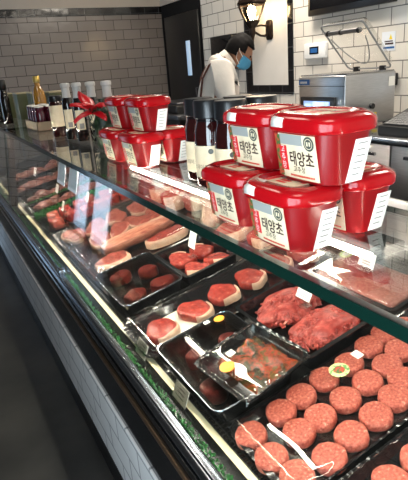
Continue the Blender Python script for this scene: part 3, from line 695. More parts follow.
# --- price cards
def price_card(label, x, y, w=0.052, hgt=0.042, h=0.02, lean=0.35, yaw=0.0, up=0.035):
    t = thing('price_card', label, 'price card', deck(x, y, h), (0, 0, yaw), 'price cards among the meat')
    m = Matrix.Translation((0, 0, up)) @ Matrix.Rotation(lean, 4, 'Y')
    b = nb(); box(b, -0.0006, 0.0006, -w / 2, w / 2, 0, hgt, mat=m); c = finish('card', b, M['white_paper'], t, smooth=False)
    b = nb(); rr = random.Random(int(1000 * x + 77 * y))
    for q in range(5):
        z = hgt * (0.80 - 0.15 * q); l = w * rr.uniform(0.45, 0.8)
        box(b, -0.0010, -0.0007, -l / 2, l / 2, z - 0.0011, z + 0.0011, mat=m)
    finish('printed_lines', b, M['ink_grey'], c, smooth=False)
    b = nb(); box(b, 0.0008, 0.0020, -w / 2 - 0.002, w / 2 + 0.002, -0.002, hgt + 0.002, mat=m)
    p0 = m @ Vector((0.0014, 0, 0))
    box(b, p0.x - 0.0006, p0.x + 0.0006, -w * 0.35, w * 0.35, 0, up); box(b, -0.012, 0.02, -w * 0.35, w * 0.35, 0, 0.0014)
    finish('acrylic_stand', b, M['acrylic'], t, smooth=False)
price_card('white price card standing over the sirloin pieces', 0.760, 1.560, 0.050, 0.060, 0.048, 0.25)
price_card('white price card between the two heaps of shredded beef', 0.810, 0.985, 0.056, 0.040, 0.055, 0.45, up=0.02)
price_card('white price card on the pale minced meat', 1.045, 0.985, 0.060, 0.048, 0.050, 0.30, up=0.012)
price_card('white price card over the diced beef, first from the glass', 0.53, 2.58, 0.035, 0.05, 0.066, 0.3)
price_card('white price card over the diced beef, second from the glass', 0.66, 2.56, 0.035, 0.05, 0.066, 0.3)
price_card('white price card over the diced beef, furthest from the glass', 0.79, 2.56, 0.035, 0.05, 0.066, 0.3)
price_card('white price card on the first dark tray past the diced beef', 0.60, 3.02, 0.06, 0.05, 0.055, 0.3)
price_card('white price card on the tray just past the case post', 0.60, 3.70, 0.07, 0.06, 0.055, 0.3)
for i, (y, l) in enumerate(((0.963, 'small clear-fronted price tag on the front strip below the fillet tray'), (1.218, 'small clear-fronted price tag on the front strip below the rib-eye steaks'))):
    t = thing('shelf_tag', l, 'price tag', (0.392, y, 0.7215), (0, 0, 0), 'price tags on the front strip')
    m = Matrix.Rotation(0.38, 4, 'Y')
    m = m @ Matrix.Scale(1.45, 4)
    b = nb(); box(b, -0.0008, 0.0006, -0.024, 0.024, 0, 0.030, mat=m); c = finish('paper_tag', b, M['white_paper'], t, smooth=False)
    b = nb()
    for q in range(3): box(b, -0.0012, -0.0009, -0.014, 0.016 - 0.005 * q, 0.008 + 0.007 * q, 0.0095 + 0.007 * q, mat=m)
    finish('printed_lines', b, M['ink_grey'], c, smooth=False)
    b = nb(); box(b, -0.0030, -0.0022, -0.026, 0.026, -0.002, 0.032, mat=m); finish('clear_cover', b, M['acrylic'], t, smooth=False)
for i, (y, l) in enumerate(((1.735, 'nearer of two cards hanging under the glass edge'), (1.90, 'farther of two cards hanging under the glass edge'))):
    t = thing('hanging_card', l, 'price card', (0.412, y, 1.20), (0, 0, 0), 'cards hanging under the glass edge')
    b = nb(); box(b, 0.0, 0.0015, -0.055, 0.055, -0.085, -0.006, mat=Matrix.Rotation(0.25, 4, 'Y')); finish('card', b, M['paper_blue'], t, smooth=False)
    b = nb(); box(b, -0.003, 0.004, -0.012, 0.012, -0.010, 0.008); finish('clip', b, M['alu'], t, smooth=False)

# ------------------------------------------------------------------ red paste tubs on the glass top
BX, BY, TX, TY, TH = 0.036, 0.056, 0.047, 0.067, 0.080   # half sizes at foot and under the lid, body height
LH = 0.024                                               # lid height
def tub_half(z):
    k = z / TH
    return BX + (TX - BX) * k, BY + (TY - BY) * k
def on_front(u, z, off):                # u runs along the front wall (text direction = -y), z height
    hx, hy = tub_half(z); bow = 0.004 * (1 - (u / hy) ** 2)
    return Vector((-hx - bow - off, -u, z))
def on_side(u, z, off):                 # near end wall, u runs to the back (+x)
    hx, hy = tub_half(z); bow = 0.003 * (1 - (u / hx) ** 2)
    return Vector((u, -hy - bow - off, z))
def tub_ring(hx, hy, z, r=0.022, n=6):
    # rounded rectangle with gently bowed sides
    pts = []
    for p in rrect(hx, hy, r, z, n): pts.append(p)
    out = []
    m = len(pts)
    for i, p in enumerate(pts):
        out.append(p)
        q = pts[(i + 1) % m]
        if i % (n + 1) == n:
            for k in range(1, 6): out.append(p.lerp(q, k / 6))
    for p in out:
        ax, ay = abs(p.x) / hx, abs(p.y) / hy
        if ax > 0.98: p.x += math.copysign(0.004 * max(0, 1 - ay * ay), p.x)
        elif ay > 0.98: p.y += math.copysign(0.003 * max(0, 1 - ax * ax), p.y)
    return out
def patch(b, fn, u0, u1, z0, z1, off, nu=8, nz=4, slant=0.0, mi=0):
    V = [[b.verts.new(fn(u0 + (u1 - u0) * i / nu + slant * (j / nz), z0 + (z1 - z0) * j / nz, off)) for j in range(nz + 1)] for i in range(nu + 1)]
    W = [[b.verts.new(fn(u0 + (u1 - u0) * i / nu + slant * (j / nz), z0 + (z1 - z0) * j / nz, off - 0.0012)) for j in range(nz + 1)] for i in range(nu + 1)]
    for i in range(nu):
        for j in range(nz):
            b.faces.new((V[i][j], V[i + 1][j], V[i + 1][j + 1], V[i][j + 1])).material_index = mi
    rim = [V[i][0] for i in range(nu + 1)] + [V[nu][j] for j in range(1, nz + 1)] + [V[i][nz] for i in range(nu - 1, -1, -1)] + [V[0][j] for j in range(nz - 1, 0, -1)]
    rimw = [W[i][0] for i in range(nu + 1)] + [W[nu][j] for j in range(1, nz + 1)] + [W[i][nz] for i in range(nu - 1, -1, -1)] + [W[0][j] for j in range(nz - 1, 0, -1)]
    for i in range(len(rim)):
        k = (i + 1) % len(rim); b.faces.new((rim[i], rim[k], rimw[k], rimw[i])).material_index = mi
    for r in W:
        for v in r:
            if not v.link_faces: b.verts.remove(v)
def wall_text(s, size, fn, u, z, off, sx=1.0, bold=0.0):
    t = text_bm(s, size); b = nb()
    for v in t.verts: v.co = Vector((v.co.x * sx, v.co.y, 0))
    if bold:
        merge(b, t.copy() if False else t)
        src = b.copy()
        for dx, dy in ((bold, 0), (0, bold), (bold, bold)):
            q = src.copy()
            for v in q.verts: v.co += Vector((dx, dy, 0))
            merge(b, q)
        src.free()
    else: merge(b, t)
    for i, v in enumerate(b.verts): v.co = fn(u + v.co.x, z + v.co.y, off + (i % 3) * 0.00001)
    return b
def make_tub(label):
    t = thing('chili_paste_tub', label, 'food tub', (0, 0, 0), (0, 0, 0), 'red chili paste tubs')
    b = nb()
    rings = [tub_ring(BX - 0.006, BY - 0.006, 0.0), tub_ring(BX, BY, 0.003)]
    for z in (0.02, 0.04, 0.06, TH): rings.append(tub_ring(*tub_half(z), z))
    loft(b, rings); finish('tub_body', b, M['tub'], t, ang=50)
    b = nb(); e = 0.0075
    L = lambda d, z, r=0.028: tub_ring(TX + e - d, TY + e - d, z, r)
    loft(b, [L(0.006, TH - 0.004), L(0.001, TH - 0.002), L(0.0, TH + 0.002), L(0.0, TH + 0.011), L(0.0015, TH + 0.016), L(0.006, TH + LH - 0.004), L(0.013, TH + LH), L(0.018, TH + LH - 0.0005), L(0.021, TH + LH - 0.003), L(0.05, TH + LH - 0.003, 0.01)])
    lid = finish('tub_lid', b, M['tub_lid'], t, ang=60)
    b = nb(); loft(b, [rrect(TX - 0.020, TY - 0.028, 0.012, TH + LH - 0.0031), rrect(TX - 0.020, TY - 0.028, 0.012, TH + LH - 0.0018)]); ll = finish('lid_label', b, M['cream'], lid, ang=30)
    zt = TH + LH - 0.0014
    b = nb(); ax, ay = TX - 0.022, TY - 0.030
    box(b, -ax, ax, ay - 0.012, ay, zt - 0.0003, zt); box(b, -ax * 0.2, ax * 0.9, -ay, -ay + 0.010, zt - 0.0003, zt)
    for q in range(4): box(b, -ax + 0.010 * q + 0.004, -ax + 0.010 * q + 0.010, -0.010, 0.012, zt - 0.0003, zt)
    finish('lid_print', b, M['label_red'], ll, smooth=False)
    b = nb(); q_ = text_bm('태양초', 0.022)
    for v in q_.verts: v.co = Vector((-0.010 + v.co.y + 0.014, -v.co.x, zt + 0.0001))
    merge(b, q_); finish('lid_lettering', b, M['ink'], ll, smooth=False)
    # front label
    b = nb(); patch(b, on_front, -0.040, 0.043, 0.007, 0.074, 0.0006, 10, 5); fl = finish('front_label', b, M['cream'], t, ang=60)
    def sub(name, b, m): return finish(name, b, M[m], fl, smooth=False)
    b = nb(); patch(b, on_front, -0.050, -0.036, 0.008, 0.072, 0.0008, 3, 5); sub('pepper_art', b, 'leafmix')
    b = nb(); patch(b, on_front, -0.036, 0.016, 0.058, 0.0735, 0.0009, 6, 2); sub('grey_band', b, 'label_grey')
    b = nb(); patch(b, on_front, -0.040, -0.022, 0.018, 0.056, 0.0012, 3, 4); sub('red_banner', b, 'label_red')
    b = nb()
    for i, ch in enumerate('고추장'):
        q = wall_text(ch, 0.0125, on_front, -0.031, 0.050 - 0.0125 * i, 0.0016); merge(b, q)
    sub('banner_lettering', b, 'white_paper')
    b = nb(); n = 20
    for r_, o_ in ((0.0105, 0.0012),):
        c_ = [b.verts.new(on_front(0.030 + r_ * math.cos(2 * PI * k / n), 0.0625 + r_ * math.sin(2 * PI * k / n), o_)) for k in range(n)]
        b.faces.new(c_)
    sub('round_emblem', b, 'label_dark')
    b = nb()
    for k in range(n):
        a0, a1 = 2 * PI * k / n, 2 * PI * (k + 1) / n
        quad(b, *[on_front(0.030 + r_ * math.cos(a), 0.0625 + r_ * math.sin(a), 0.0015) for r_, a in ((0.0068, a0), (0.0078, a0), (0.0078, a1), (0.0068, a1))])
    for u_ in (-0.0025, 0.0025): quad(b, *[on_front(0.030 + u_ + dx, 0.0625 + dz, 0.0015) for dx, dz in ((-0.0015, -0.003), (0.0015, -0.003), (0.0015, 0.003), (-0.0015, 0.003))])
    sub('emblem_ring', b, 'cream')
    sub('main_lettering', wall_text('태양초', 0.0240, on_front, 0.0105, 0.0365, 0.0014, 0.82, 0.0006), 'ink')
    sub('lower_lettering', wall_text('고추장', 0.0100, on_front, 0.004, 0.0215, 0.0014, 1.0), 'ink')
    b = nb(); rr = random.Random(4); u = -0.018
    while u < 0.034:
        w = rr.uniform(0.0015, 0.004); patch(b, on_front, u, u + w, 0.0105, 0.0132, 0.0013, 1, 1); u += w + 0.0012
    sub('small_print', b, 'ink_red')
    # white sticker on the near end
    b = nb(); patch(b, on_side, -0.006, 0.026, 0.004, 0.066, 0.0008, 4, 5, 0.010); st = finish('side_sticker', b, M['white_paper'], t, ang=60)
    b = nb(); rr = random.Random(5)
    for k in range(6):
        z = 0.014 + 0.009 * k; o_ = 0.010 * (z - 0.004) / 0.062
        patch(b, on_side, 0.001 + o_, 0.008 + rr.uniform(0, 0.012) + o_, z, z + 0.0014, 0.0013, 1, 1)
    finish('sticker_print', b, M['ink_grey'], st, smooth=False)
    return t
def lid_strip(t, u):
    b = nb(); e = 0.0078
    pr = [(-(TX - 0.014), TH + LH + 0.0006), (-(TX + e - 0.006), TH + LH - 0.0032), (-(TX + e - 0.001 + 0.004), TH + 0.016), (-(TX + e + 0.0045), TH + 0.010), (-(TX + e + 0.0045), TH + 0.004)]
    for (xa, za), (xb, zb) in zip(pr[:-1], pr[1:]):
        quad(b, Vector((xa, u - 0.014, za)), Vector((xb, u - 0.014, zb)), Vector((xb, u + 0.014, zb)), Vector((xa, u + 0.014, za)))
    bmesh.ops.remove_doubles(b, verts=b.verts, dist=1e-5)
    o = finish('seal_strip', b, M['white_paper'], t, ang=60)
    sm = o.modifiers.new('thick', 'SOLIDIFY'); sm.thickness = 0.0006
Z1, Z2 = GZ, GZ + TH + LH - 0.0028
TUBS = [  # x, y, z, label, strip
    (0.475, 0.610, Z1, 'nearest red chili paste tub, bottom of the near pile, at the glass edge', 0.03),
    (0.485, 0.768, Z1, 'red chili paste tub at the left of the near pile, bottom layer beside the jars', None),
    (0.600, 0.622, Z1, 'red chili paste tub at the right of the near pile, bottom layer', None),
    (0.512, 0.584, Z2, 'right one of the two top red chili paste tubs of the near pile', 0.03),
    (0.522, 0.738, Z2, 'left one of the two top red chili paste tubs of the near pile', 0.02),
    (0.567, 1.466, Z1, 'front middle bottom red chili paste tub of the far pile', None),
    (0.555, 1.630, Z1, 'red chili paste tub at the left of the far pile, bottom layer', None),
    (0.668, 1.470, Z1, 'red chili paste tub at the right of the far pile, bottom layer', None),
    (0.602, 1.470, Z2, 'right one of the two top red chili paste tubs of the far pile', None),
    (0.590, 1.630, Z2, 'left one of the two top red chili paste tubs of the far pile', None)]
proto = make_tub(TUBS[0][3])
plain_tub = [proto] + [copy_tree(proto) for _ in TUBS[1:]]
for t, (x, y, z, lab, strip) in zip(plain_tub, TUBS):
    t.location = (x, y, z + 0.0005); t['label'] = lab
    if strip is not None: lid_strip(t, strip)

# ------------------------------------------------------------------ dark sauce jars
def make_jar(label):
    t = thing('sauce_jar', label, 'sauce jar', (0, 0, 0), (0, 0, 0), 'black-capped sauce jars')
    b = nb(); lathe(b, [(0.034, 0), (0.0375, 0.004), (0.038, 0.02), (0.038, 0.105), (0.0375, 0.120), (0.034, 0.136), (0.031, 0.145), (0.031, 0.162)], 28); finish('jar_body', b, M['sauce'], t, ang=40)
    b = nb(); lathe(b, [(0.0325, 0.152), (0.0350, 0.154), (0.0350, 0.188), (0.0330, 0.192), (0.024, 0.192)], 28); finish('cap', b, M['black_plastic'], t, ang=40)
    b = nb(); a0, a1, n = PI * 0.62, PI * 1.72, 22
    rings = [[Vector((r * math.cos(a0 + (a1 - a0) * k / n), r * math.sin(a0 + (a1 - a0) * k / n), z)) for k in range(n + 1)] for r, z in ((0.0384, 0.022), (0.0386, 0.024), (0.0386, 0.092), (0.0384, 0.094))]
    loft(b, rings, False, False, False); lb = finish('jar_label', b, M['cream'], t, ang=60)
    def on_jar(u, z, off):
        a = PI * 1.17 + u / 0.0386; return Vector(((0.0388 + off) * math.cos(a), (0.0388 + off) * math.sin(a), z))
    b = wall_text('스테이크소스', 0.0125, on_jar, 0, 0.046, 0.0003, 0.9); finish('lettering', b, M['ink'], lb, smooth=False)
    b = nb(); n = 16; b.faces.new([b.verts.new(on_jar(0.018 + 0.006 * math.cos(2 * PI * k / n), 0.082 + 0.006 * math.sin(2 * PI * k / n), 0.0003)) for k in range(n)]); finish('emblem', b, M['label_dark'], lb, smooth=False)
    b = nb(); n = 10; loft(b, [[Vector((r * math.cos(2 * PI * k / 28), r * math.sin(2 * PI * k / 28), z)) for k in range(28)] for r, z in ((0.0312, 0.1455), (0.0315, 0.148), (0.0313, 0.151))], False, False); finish('neck_band', b, M['black_gloss'], t, ang=60)
    return t
JARS = [(0.594, 1.070, 'front dark sauce jar with beige label, between the tub piles'), (0.602, 0.986, 'front dark sauce jar just behind the left tub of the near pile'),
        (0.612, 1.155, 'dark sauce jar beside the far tub pile, left of the front jars'), (0.682, 1.080, 'dark sauce jar in the back row, behind the front middle jar'), (0.688, 0.990, 'dark sauce jar in the back row, nearest the red tubs')]
jp = make_jar(JARS[0][2]); js = [jp] + [copy_tree(jp) for _ in JARS[1:]]
for t, (x, y, lab) in zip(js, JARS): t.location = (x, y, GZ + 0.0005); t['label'] = lab; t.scale = (1.08, 1.08, 1.06)

# ------------------------------------------------------------------ bottles at the far end of the glass top
def make_soy(label):
    t = thing('soy_sauce_bottle', label, 'bottle', (0, 0, 0), (0, 0, 0), 'slim bottles with pale capsules')
    b = nb(); lathe(b, [(0.024, 0), (0.0265, 0.004), (0.0265, 0.150), (0.0235, 0.175), (0.0175, 0.195), (0.0165, 0.215)], 22); finish('bottle_body', b, M['soy'], t, ang=40)
    b = nb(); lathe(b, [(0.0205, 0.178), (0.0195, 0.192), (0.0180, 0.205), (0.0180, 0.232), (0.0215, 0.234), (0.0220, 0.246), (0.0195, 0.250), (0.010, 0.251)], 22); finish('capsule', b, M['capsule'], t, ang=40)
    b = nb(); a0, a1, n = PI * 1.12, PI * 1.62, 14
    loft(b, [[Vector((0.0269 * math.cos(a0 + (a1 - a0) * k / n), 0.0269 * math.sin(a0 + (a1 - a0) * k / n), z)) for k in range(n + 1)] for z in (0.050, 0.135)], False, False, False); lb = finish('bottle_label', b, M['cream'], t, ang=60)
    b = nb(); q = lambda a, z: Vector((0.0272 * math.cos(a), 0.0272 * math.sin(a), z)); 
    for z0, z1 in ((0.055, 0.078),): loft(b, [[q(PI * 1.30 + 0.06 * PI * k, z) for k in range(5)] for z in (z0, z1)], False, False, False)
    finish('label_picture', b, M['ink_grey'], lb, ang=60)
    return t
SOY = [(0.588, 2.400, 'first slim dark bottle with pale capsule, counting from the left'), (0.605, 2.270, 'second slim dark bottle with pale capsule, counting from the left'),
       (0.650, 2.210, 'third slim dark bottle with pale capsule, partly behind the red bow'), (0.672, 2.060, 'fourth slim dark bottle with pale capsule, right of the red bow')]
sp = make_soy(SOY[0][2]); ss = [sp] + [copy_tree(sp) for _ in SOY[1:]]
for t, (x, y, lab) in zip(ss, SOY): t.location = (x, y, GZ + 0.0005); t['label'] = lab
t = thing('sauce_jar', 'squat dark jar with wide beige label left of the slim bottles', 'sauce jar', (0.572, 2.57, GZ + 0.0005))
b = nb(); lathe(b, [(0.032, 0), (0.035, 0.004), (0.035, 0.15), (0.030, 0.165), (0.028, 0.172)], 24); finish('jar_body', b, M['sauce'], t, ang=40)
b = nb(); lathe(b, [(0.031, 0.168), (0.032, 0.17), (0.032, 0.192), (0.029, 0.195)], 24); finish('cap', b, M['black_plastic'], t, ang=40)
b = nb(); a0, a1, n = PI * 0.8, PI * 1.8, 14
loft(b, [[Vector((0.0354 * math.cos(a0 + (a1 - a0) * k / n), 0.0354 * math.sin(a0 + (a1 - a0) * k / n), z)) for k in range(n + 1)] for z in (0.05, 0.150)], False, False, False); finish('jar_label', b, M['cream'], t, ang=60)
# red bow on a dark leafy bottle
t = thing('leafy_bottle', 'dark leaf-wrapped bottle with a large red ribbon bow', 'bottle', (0.600, 1.915, GZ + 0.0005))
b = nb(); lathe(b, [(0.030, 0), (0.036, 0.01), (0.042, 0.06), (0.040, 0.11), (0.024, 0.15), (0.014, 0.165), (0.014, 0.19)], 22)
rr = random.Random(2)
for k in range(170):
    a, z = rr.uniform(0, 6.28), rr.uniform(0.01, 0.15); r_ = 0.042 + rr.uniform(-0.004, 0.012); p = Vector((r_ * math.cos(a), r_ * math.sin(a), z)); s = Vector((-math.sin(a), math.cos(a), 0)) * 0.008
    b.faces.new([b.verts.new(v) for v in (p, p + s + Vector((0, 0, 0.012)), p + Vector((0.008 * math.cos(a), 0.008 * math.sin(a), 0.024)), p - s + Vector((0, 0, 0.012)))])
finish('wrapped_body', b, M['foliage'], t, ang=50)
b = nb()
def petal(b, yaw, pitch, L, w, z, x0=0.0):
    m = Matrix.Translation((-0.035 + x0, 0, z)) @ Matrix.Rotation(yaw, 4, 'Z') @ Matrix.Rotation(pitch, 4, 'Y')
    V = []
    for i in range(9):
        u = i / 8; ww = w * math.sin(PI * min(1, u * 0.85 + 0.12)) ; row = []
        for j in range(5):
            v = -1 + j / 2; row.append(b.verts.new(m @ Vector((u * L, v * ww, 0.012 * math.sin(PI * u) - 0.012 * abs(v)))))
        V.append(row)
    for i in range(8):
        for j in range(4): b.faces.new((V[i][j], V[i + 1][j], V[i + 1][j + 1], V[i][j + 1]))
for yaw, pitch, L, w, z in ((1.75, -0.55, 0.13, 0.026, 0.155), (-1.5, -0.20, 0.12, 0.028, 0.155), (1.6, 0.15, 0.135, 0.024, 0.150), (-1.35, 0.30, 0.09, 0.022, 0.150), (2.4, -0.25, 0.10, 0.022, 0.155), (-2.3, -0.35, 0.09, 0.024, 0.155), (3.1, 0.35, 0.09, 0.022, 0.150)):
    petal(b, yaw, pitch, L, w, z)
o = finish('ribbon_bow', b, M['red_ribbon'], t, ang=60); sm = o.modifiers.new('thick', 'SOLIDIFY'); sm.thickness = 0.0015
# plum jars in an open white-rimmed carton, oil bottle behind them
t = thing('display_carton', 'open brown carton holding plum-dark jars, far end of the glass top', 'carton', (0.600, 3.10, GZ + 0.0005))
b = nb(); box(b, -0.07, 0.07, -0.17, 0.17, 0, 0.003); box(b, -0.07, -0.067, -0.17, 0.17, 0, 0.05); box(b, 0.067, 0.07, -0.17, 0.17, 0, 0.05); box(b, -0.07, 0.07, -0.17, -0.167, 0, 0.05); box(b, -0.07, 0.07, 0.167, 0.17, 0, 0.05)
finish('carton_box', b, M['carton_brown'], t, smooth=False)
def make_plum(label):
    t = thing('plum_jar', label, 'jar', (0, 0, 0), (0, 0, 0), 'plum-dark jars in the carton')
    b = nb(); lathe(b, [(0.026, 0), (0.029, 0.004), (0.029, 0.085), (0.026, 0.10), (0.025, 0.105)], 20); finish('jar_body', b, M['plum'], t, ang=40)
    b = nb(); lathe(b, [(0.0265, 0.103), (0.0280, 0.105), (0.0280, 0.122), (0.025, 0.124)], 20); finish('lid', b, M['plum'], t, ang=40)
    b = nb(); lathe(b, [(0.0250, 0.1238), (0.0255, 0.128), (0.020, 0.130)], 20); finish('lid_top', b, M['white_paper'], t, ang=40)
    return t
pp = make_plum('x'); PL = []
for i in range(4):
    for j in range(2):
        t = pp if not PL else copy_tree(pp); PL.append(t)
        t.location = (0.568 + 0.063 * j, 2.985 + 0.075 * i, GZ + 0.0045)
        t['label'] = 'plum-dark jar in the brown carton, %s row, %s along from the camera' % (('front', 'back')[j], ordn[i])
t = thing('oil_bottle', 'amber oil bottle with gold cap behind the plum jars', 'bottle', (0.680, 3.50, GZ + 0.0005))
b = nb(); lathe(b, [(0.038, 0), (0.042, 0.005), (0.042, 0.16), (0.038, 0.195), (0.024, 0.225), (0.018, 0.236), (0.018, 0.258)], 24); finish('bottle_body', b, M['oil'], t, ang=40)
b = nb(); lathe(b, [(0.0215, 0.256), (0.0225, 0.258), (0.0225, 0.292), (0.020, 0.295)], 24); finish('cap', b, M['gold'], t, ang=40)
# olive cartons with two tall black bottles before them
for i, (x, y) in enumerate(((0.56, 4.55), (0.57, 4.28), (0.66, 4.03), (0.72, 3.80), (0.80, 3.60))):
    t = thing('olive_carton', 'olive green carton with pale top rim, ' + ordn[i] + ' from the left edge', 'carton', (x, y, GZ + 0.0005), (0, 0, 0), 'olive cartons at the far end')
    b = nb(); box(b, -0.05, 0.05, -0.085, 0.085, 0, 0.185, 0.004); finish('carton_body', b, M['olive'], t)
    b = nb(); box(b, -0.051, 0.051, -0.086, 0.086, 0.183, 0.192, 0.002); finish('carton_rim', b, M['carton_edge'], t)
def make_tall(label):
    t = thing('tall_bottle', label, 'bottle', (0, 0, 0), (0, 0, 0), 'tall black bottles at the far end')
    b = nb(); lathe(b, [(0.028, 0), (0.031, 0.004), (0.031, 0.17), (0.024, 0.20), (0.020, 0.212), (0.020, 0.225)], 20); finish('bottle_body', b, M['soy'], t, ang=40)
    b = nb(); lathe(b, [(0.0225, 0.222), (0.0245, 0.225), (0.0265, 0.285), (0.024, 0.290)], 20); finish('cap', b, M['black_plastic'], t, ang=40)
    return t
TB = [(0.475, 3.94, 'left one of the tall black bottles before the olive cartons'), (0.500, 3.76, 'right one of the tall black bottles before the olive cartons')]
tp = make_tall(TB[0][2]); ts = [tp] + [copy_tree(tp) for _ in TB[1:]]
for t, (x, y, lab) in zip(ts, TB): t.location = (x, y, GZ + 0.0005); t['label'] = lab

# ------------------------------------------------------------------ steel counter along the back wall
CZ = 1.03
t = thing('back_counter', 'long stainless steel work counter along the white tiled wall', 'counter', (2.65, 2.6, 0))
def bk(name, b, mat, par=t, **k):
    for v in b.verts: v.co -= Vector((2.65, 2.6, 0))
    return finish(name, b, mat, par, **k)
b = nb(); box(b, 2.30, 3.03, 0.2, 4.75, CZ - 0.035, CZ, 0.006); bk('worktop', b, M['steel_top'])
b = nb(); box(b, 2.285, 2.306, 0.2, 4.75, CZ - 0.042, CZ - 0.004, 0.008, 3); bk('front_edge', b, M['chrome'])
for k, (ya, yb) in enumerate(((0.25, 1.15), (1.16, 2.05), (2.06, 2.95), (2.96, 3.85), (3.86, 4.70))):
    b = nb(); box(b, 2.33, 2.36, ya, yb, 0.10, CZ - 0.05, 0.004); dr = bk('door', b, M['steel'])
    b = nb(); box(b, 2.312, 2.332, ya + 0.1, yb - 0.1, CZ - 0.12, CZ - 0.10, 0.005); bk('handle', b, M['steel_top'], dr)
b = nb(); box(b, 2.36, 3.03, 0.25, 4.70, 0.0, CZ - 0.035); bk('cabinet_body', b, M['steel_dark'], smooth=False)

# ------------------------------------------------------------------ vacuum packing machine
vm = thing('vacuum_packing_machine', 'steel vacuum packing machine with raised clear lid and blue screen', 'packing machine', (2.59, 2.69, CZ + 0.0005))
b = nb(); box(b, -0.235, 0.220, -0.230, 0.228, 0.02, 0.345, 0.012, 3); body = finish('housing', b, M['steel'], vm)
for sx in (-0.19, 0.18):
    for sy in (-0.19, 0.19):
        b = nb(); lathe(b, [(0.018, 0), (0.02, 0.004), (0.02, 0.02)], 14)
        for v in b.verts: v.co += Vector((sx, sy, 0))
        finish('foot', b, M['black_plastic'], vm)
b = nb(); box(b, -0.22, 0.21, -0.222, 0.222, 0.344, 0.352, 0.003); finish('top_plate', b, M['steel_top'], vm)
b = nb(); box(b, -0.2385, -0.234, -0.225, 0.225, 0.278, 0.282); finish('front_seam', b, M['black_plastic'], vm, smooth=False)
b = nb(); box(b, -0.252, -0.234, -0.155, 0.190, 0.105, 0.212, 0.006, 3); pn = finish('control_panel', b, M['black_plastic'], vm)
b = nb(); box(b, -0.2545, -0.2515, -0.110, 0.150, 0.122, 0.185); s_ = finish('screen', b, M['screen'], pn, smooth=False)
b = nb(); box(b, -0.2555, -0.2545, -0.06, 0.055, 0.140, 0.180)
for k in range(3): box(b, -0.2555, -0.2545, 0.075 + 0.024 * k, 0.090 + 0.024 * k, 0.150, 0.166)
for k in range(2): box(b, -0.2555, -0.2545, -0.098 + 0.016 * k, -0.088 + 0.016 * k, 0.130, 0.18)
finish('screen_icons', b, M['screen_lit'], s_, smooth=False)
b = nb(); box(b, -0.2370, -0.2345, 0.110, 0.222, 0.288, 0.325); bl = finish('maker_label', b, M['blue'], vm, smooth=False)
b = nb()
for k in range(6): box(b, -0.2380, -0.2370, 0.135 + 0.012 * k, 0.143 + 0.012 * k, 0.298, 0.312)
finish('label_marks', b, M['screen_lit'] if False else M['white_paper'], bl, smooth=False)
b = nb(); tube(b, [(0.0, -0.229, 0.135), (0.0, -0.246, 0.135)], 0.018, 16); finish('side_knob', b, M['black_plastic'], vm)
b = nb(); box(b, -0.002, 0.048, -0.2325, -0.2295, 0.040, 0.092); finish('warning_sticker', b, M['yellow'], vm, smooth=False)
b = nb(); box(b, 0.15, 0.205, -0.2325, -0.2295, 0.25, 0.31); finish('paper_note', b, M['white_paper'], vm, smooth=False)
# clear lid, hinged at the back and standing open
lm = Matrix.Translation((0.21, 0, 0.362)) @ Matrix.Rotation(math.radians(32), 4, 'Y')   # local z runs up the open lid, leaning back over the chamber
LM = Matrix.Translation((0.21, 0, 0.362)) @ Matrix.Rotation(-math.radians(43), 4, 'Y')
b = nb(); rings = []
def ring_at(hy, z0, z1, x, r=0.03):
    return [Vector((x, p.x, (z0 + z1) / 2 + p.y)) for p in rrect(hy, (z1 - z0) / 2, r, 0, 5)]
loft(b, [ring_at(0.20, 0.0, 0.41, 0), ring_at(0.20, 0.0, 0.41, 0.008), ring_at(0.185, 0.018, 0.392, 0.05), ring_at(0.12, 0.08, 0.32, 0.07)], False, True)
for v in b.verts: v.co = LM @ v.co
lidp = finish('clear_lid', b, M['acrylic'], vm, ang=50)
b = nb(); rg = ring_at(0.198, 0.002, 0.408, 0.002); tube(b, [LM @ p for p in rg + [rg[0]]], 0.006, 8); finish('lid_gasket', b, M['grey_plastic'], lidp)
b = nb(); tube(b, [LM @ Vector((-0.014, -0.155, 0.352)), LM @ Vector((-0.014, 0.165, 0.352))], 0.015, 10); finish('seal_bar', b, M['steel_dark'], lidp)
for y in (-0.14, 0.02, 0.14):
    b = nb(); tube(b, [LM @ Vector((-0.014, y - 0.006, 0.352)), LM @ Vector((-0.014, y + 0.006, 0.352))], 0.019, 10); finish('seal_clip', b, M['black_plastic'], lidp)
b = nb(); pts = [LM @ Vector((-0.01, 0.16 - 0.32 * k / 14, 0.30 - 0.24 * math.sin(PI * k / 14) ** 0.8)) for k in range(15)]; tube(b, pts, 0.004, 6); finish('gasket_wire', b, M['grey_plastic'], lidp)
for y in (-0.12, 0.12):
    b = nb(); box(b, 0.195, 0.225, y - 0.02, y + 0.02, 0.345, 0.38, 0.004); finish('hinge', b, M['black_plastic'], vm)

# ------------------------------------------------------------------ label scale / till on the counter
t = thing('counter_scale', 'dark grey counter scale with sloping key panel, right of the packing machine', 'scale', (2.56, 2.02, CZ + 0.0005))
b = nb(); loft(b, [[Vector((-0.17, y, 0.0)), Vector((0.17, y, 0.0)), Vector((0.17, y, 0.13)), Vector((0.10, y, 0.13)), Vector((-0.17, y, 0.045))] for y in (-0.19, 0.19)]); finish('scale_body', b, M['black_plastic'], t, ang=20)
m = Matrix.Translation((-0.035, 0, 0.0885)) @ Matrix.Rotation(-math.atan2(0.085, 0.27), 4, 'Y')
kp = nb(); box(kp, -0.12, 0.06, -0.17, 0.17, 0, 0.004, mat=m); kpo = finish('key_panel', kp, M['black'], t, smooth=False)
b = nb()
for i in range(7):
    for j in range(12): box(b, -0.115 + 0.024 * i, -0.097 + 0.024 * i, -0.165 + 0.0275 * j, -0.143 + 0.0275 * j, 0.004, 0.008, mat=m)
finish('keys', b, M['grey_plastic'], kpo, smooth=False)
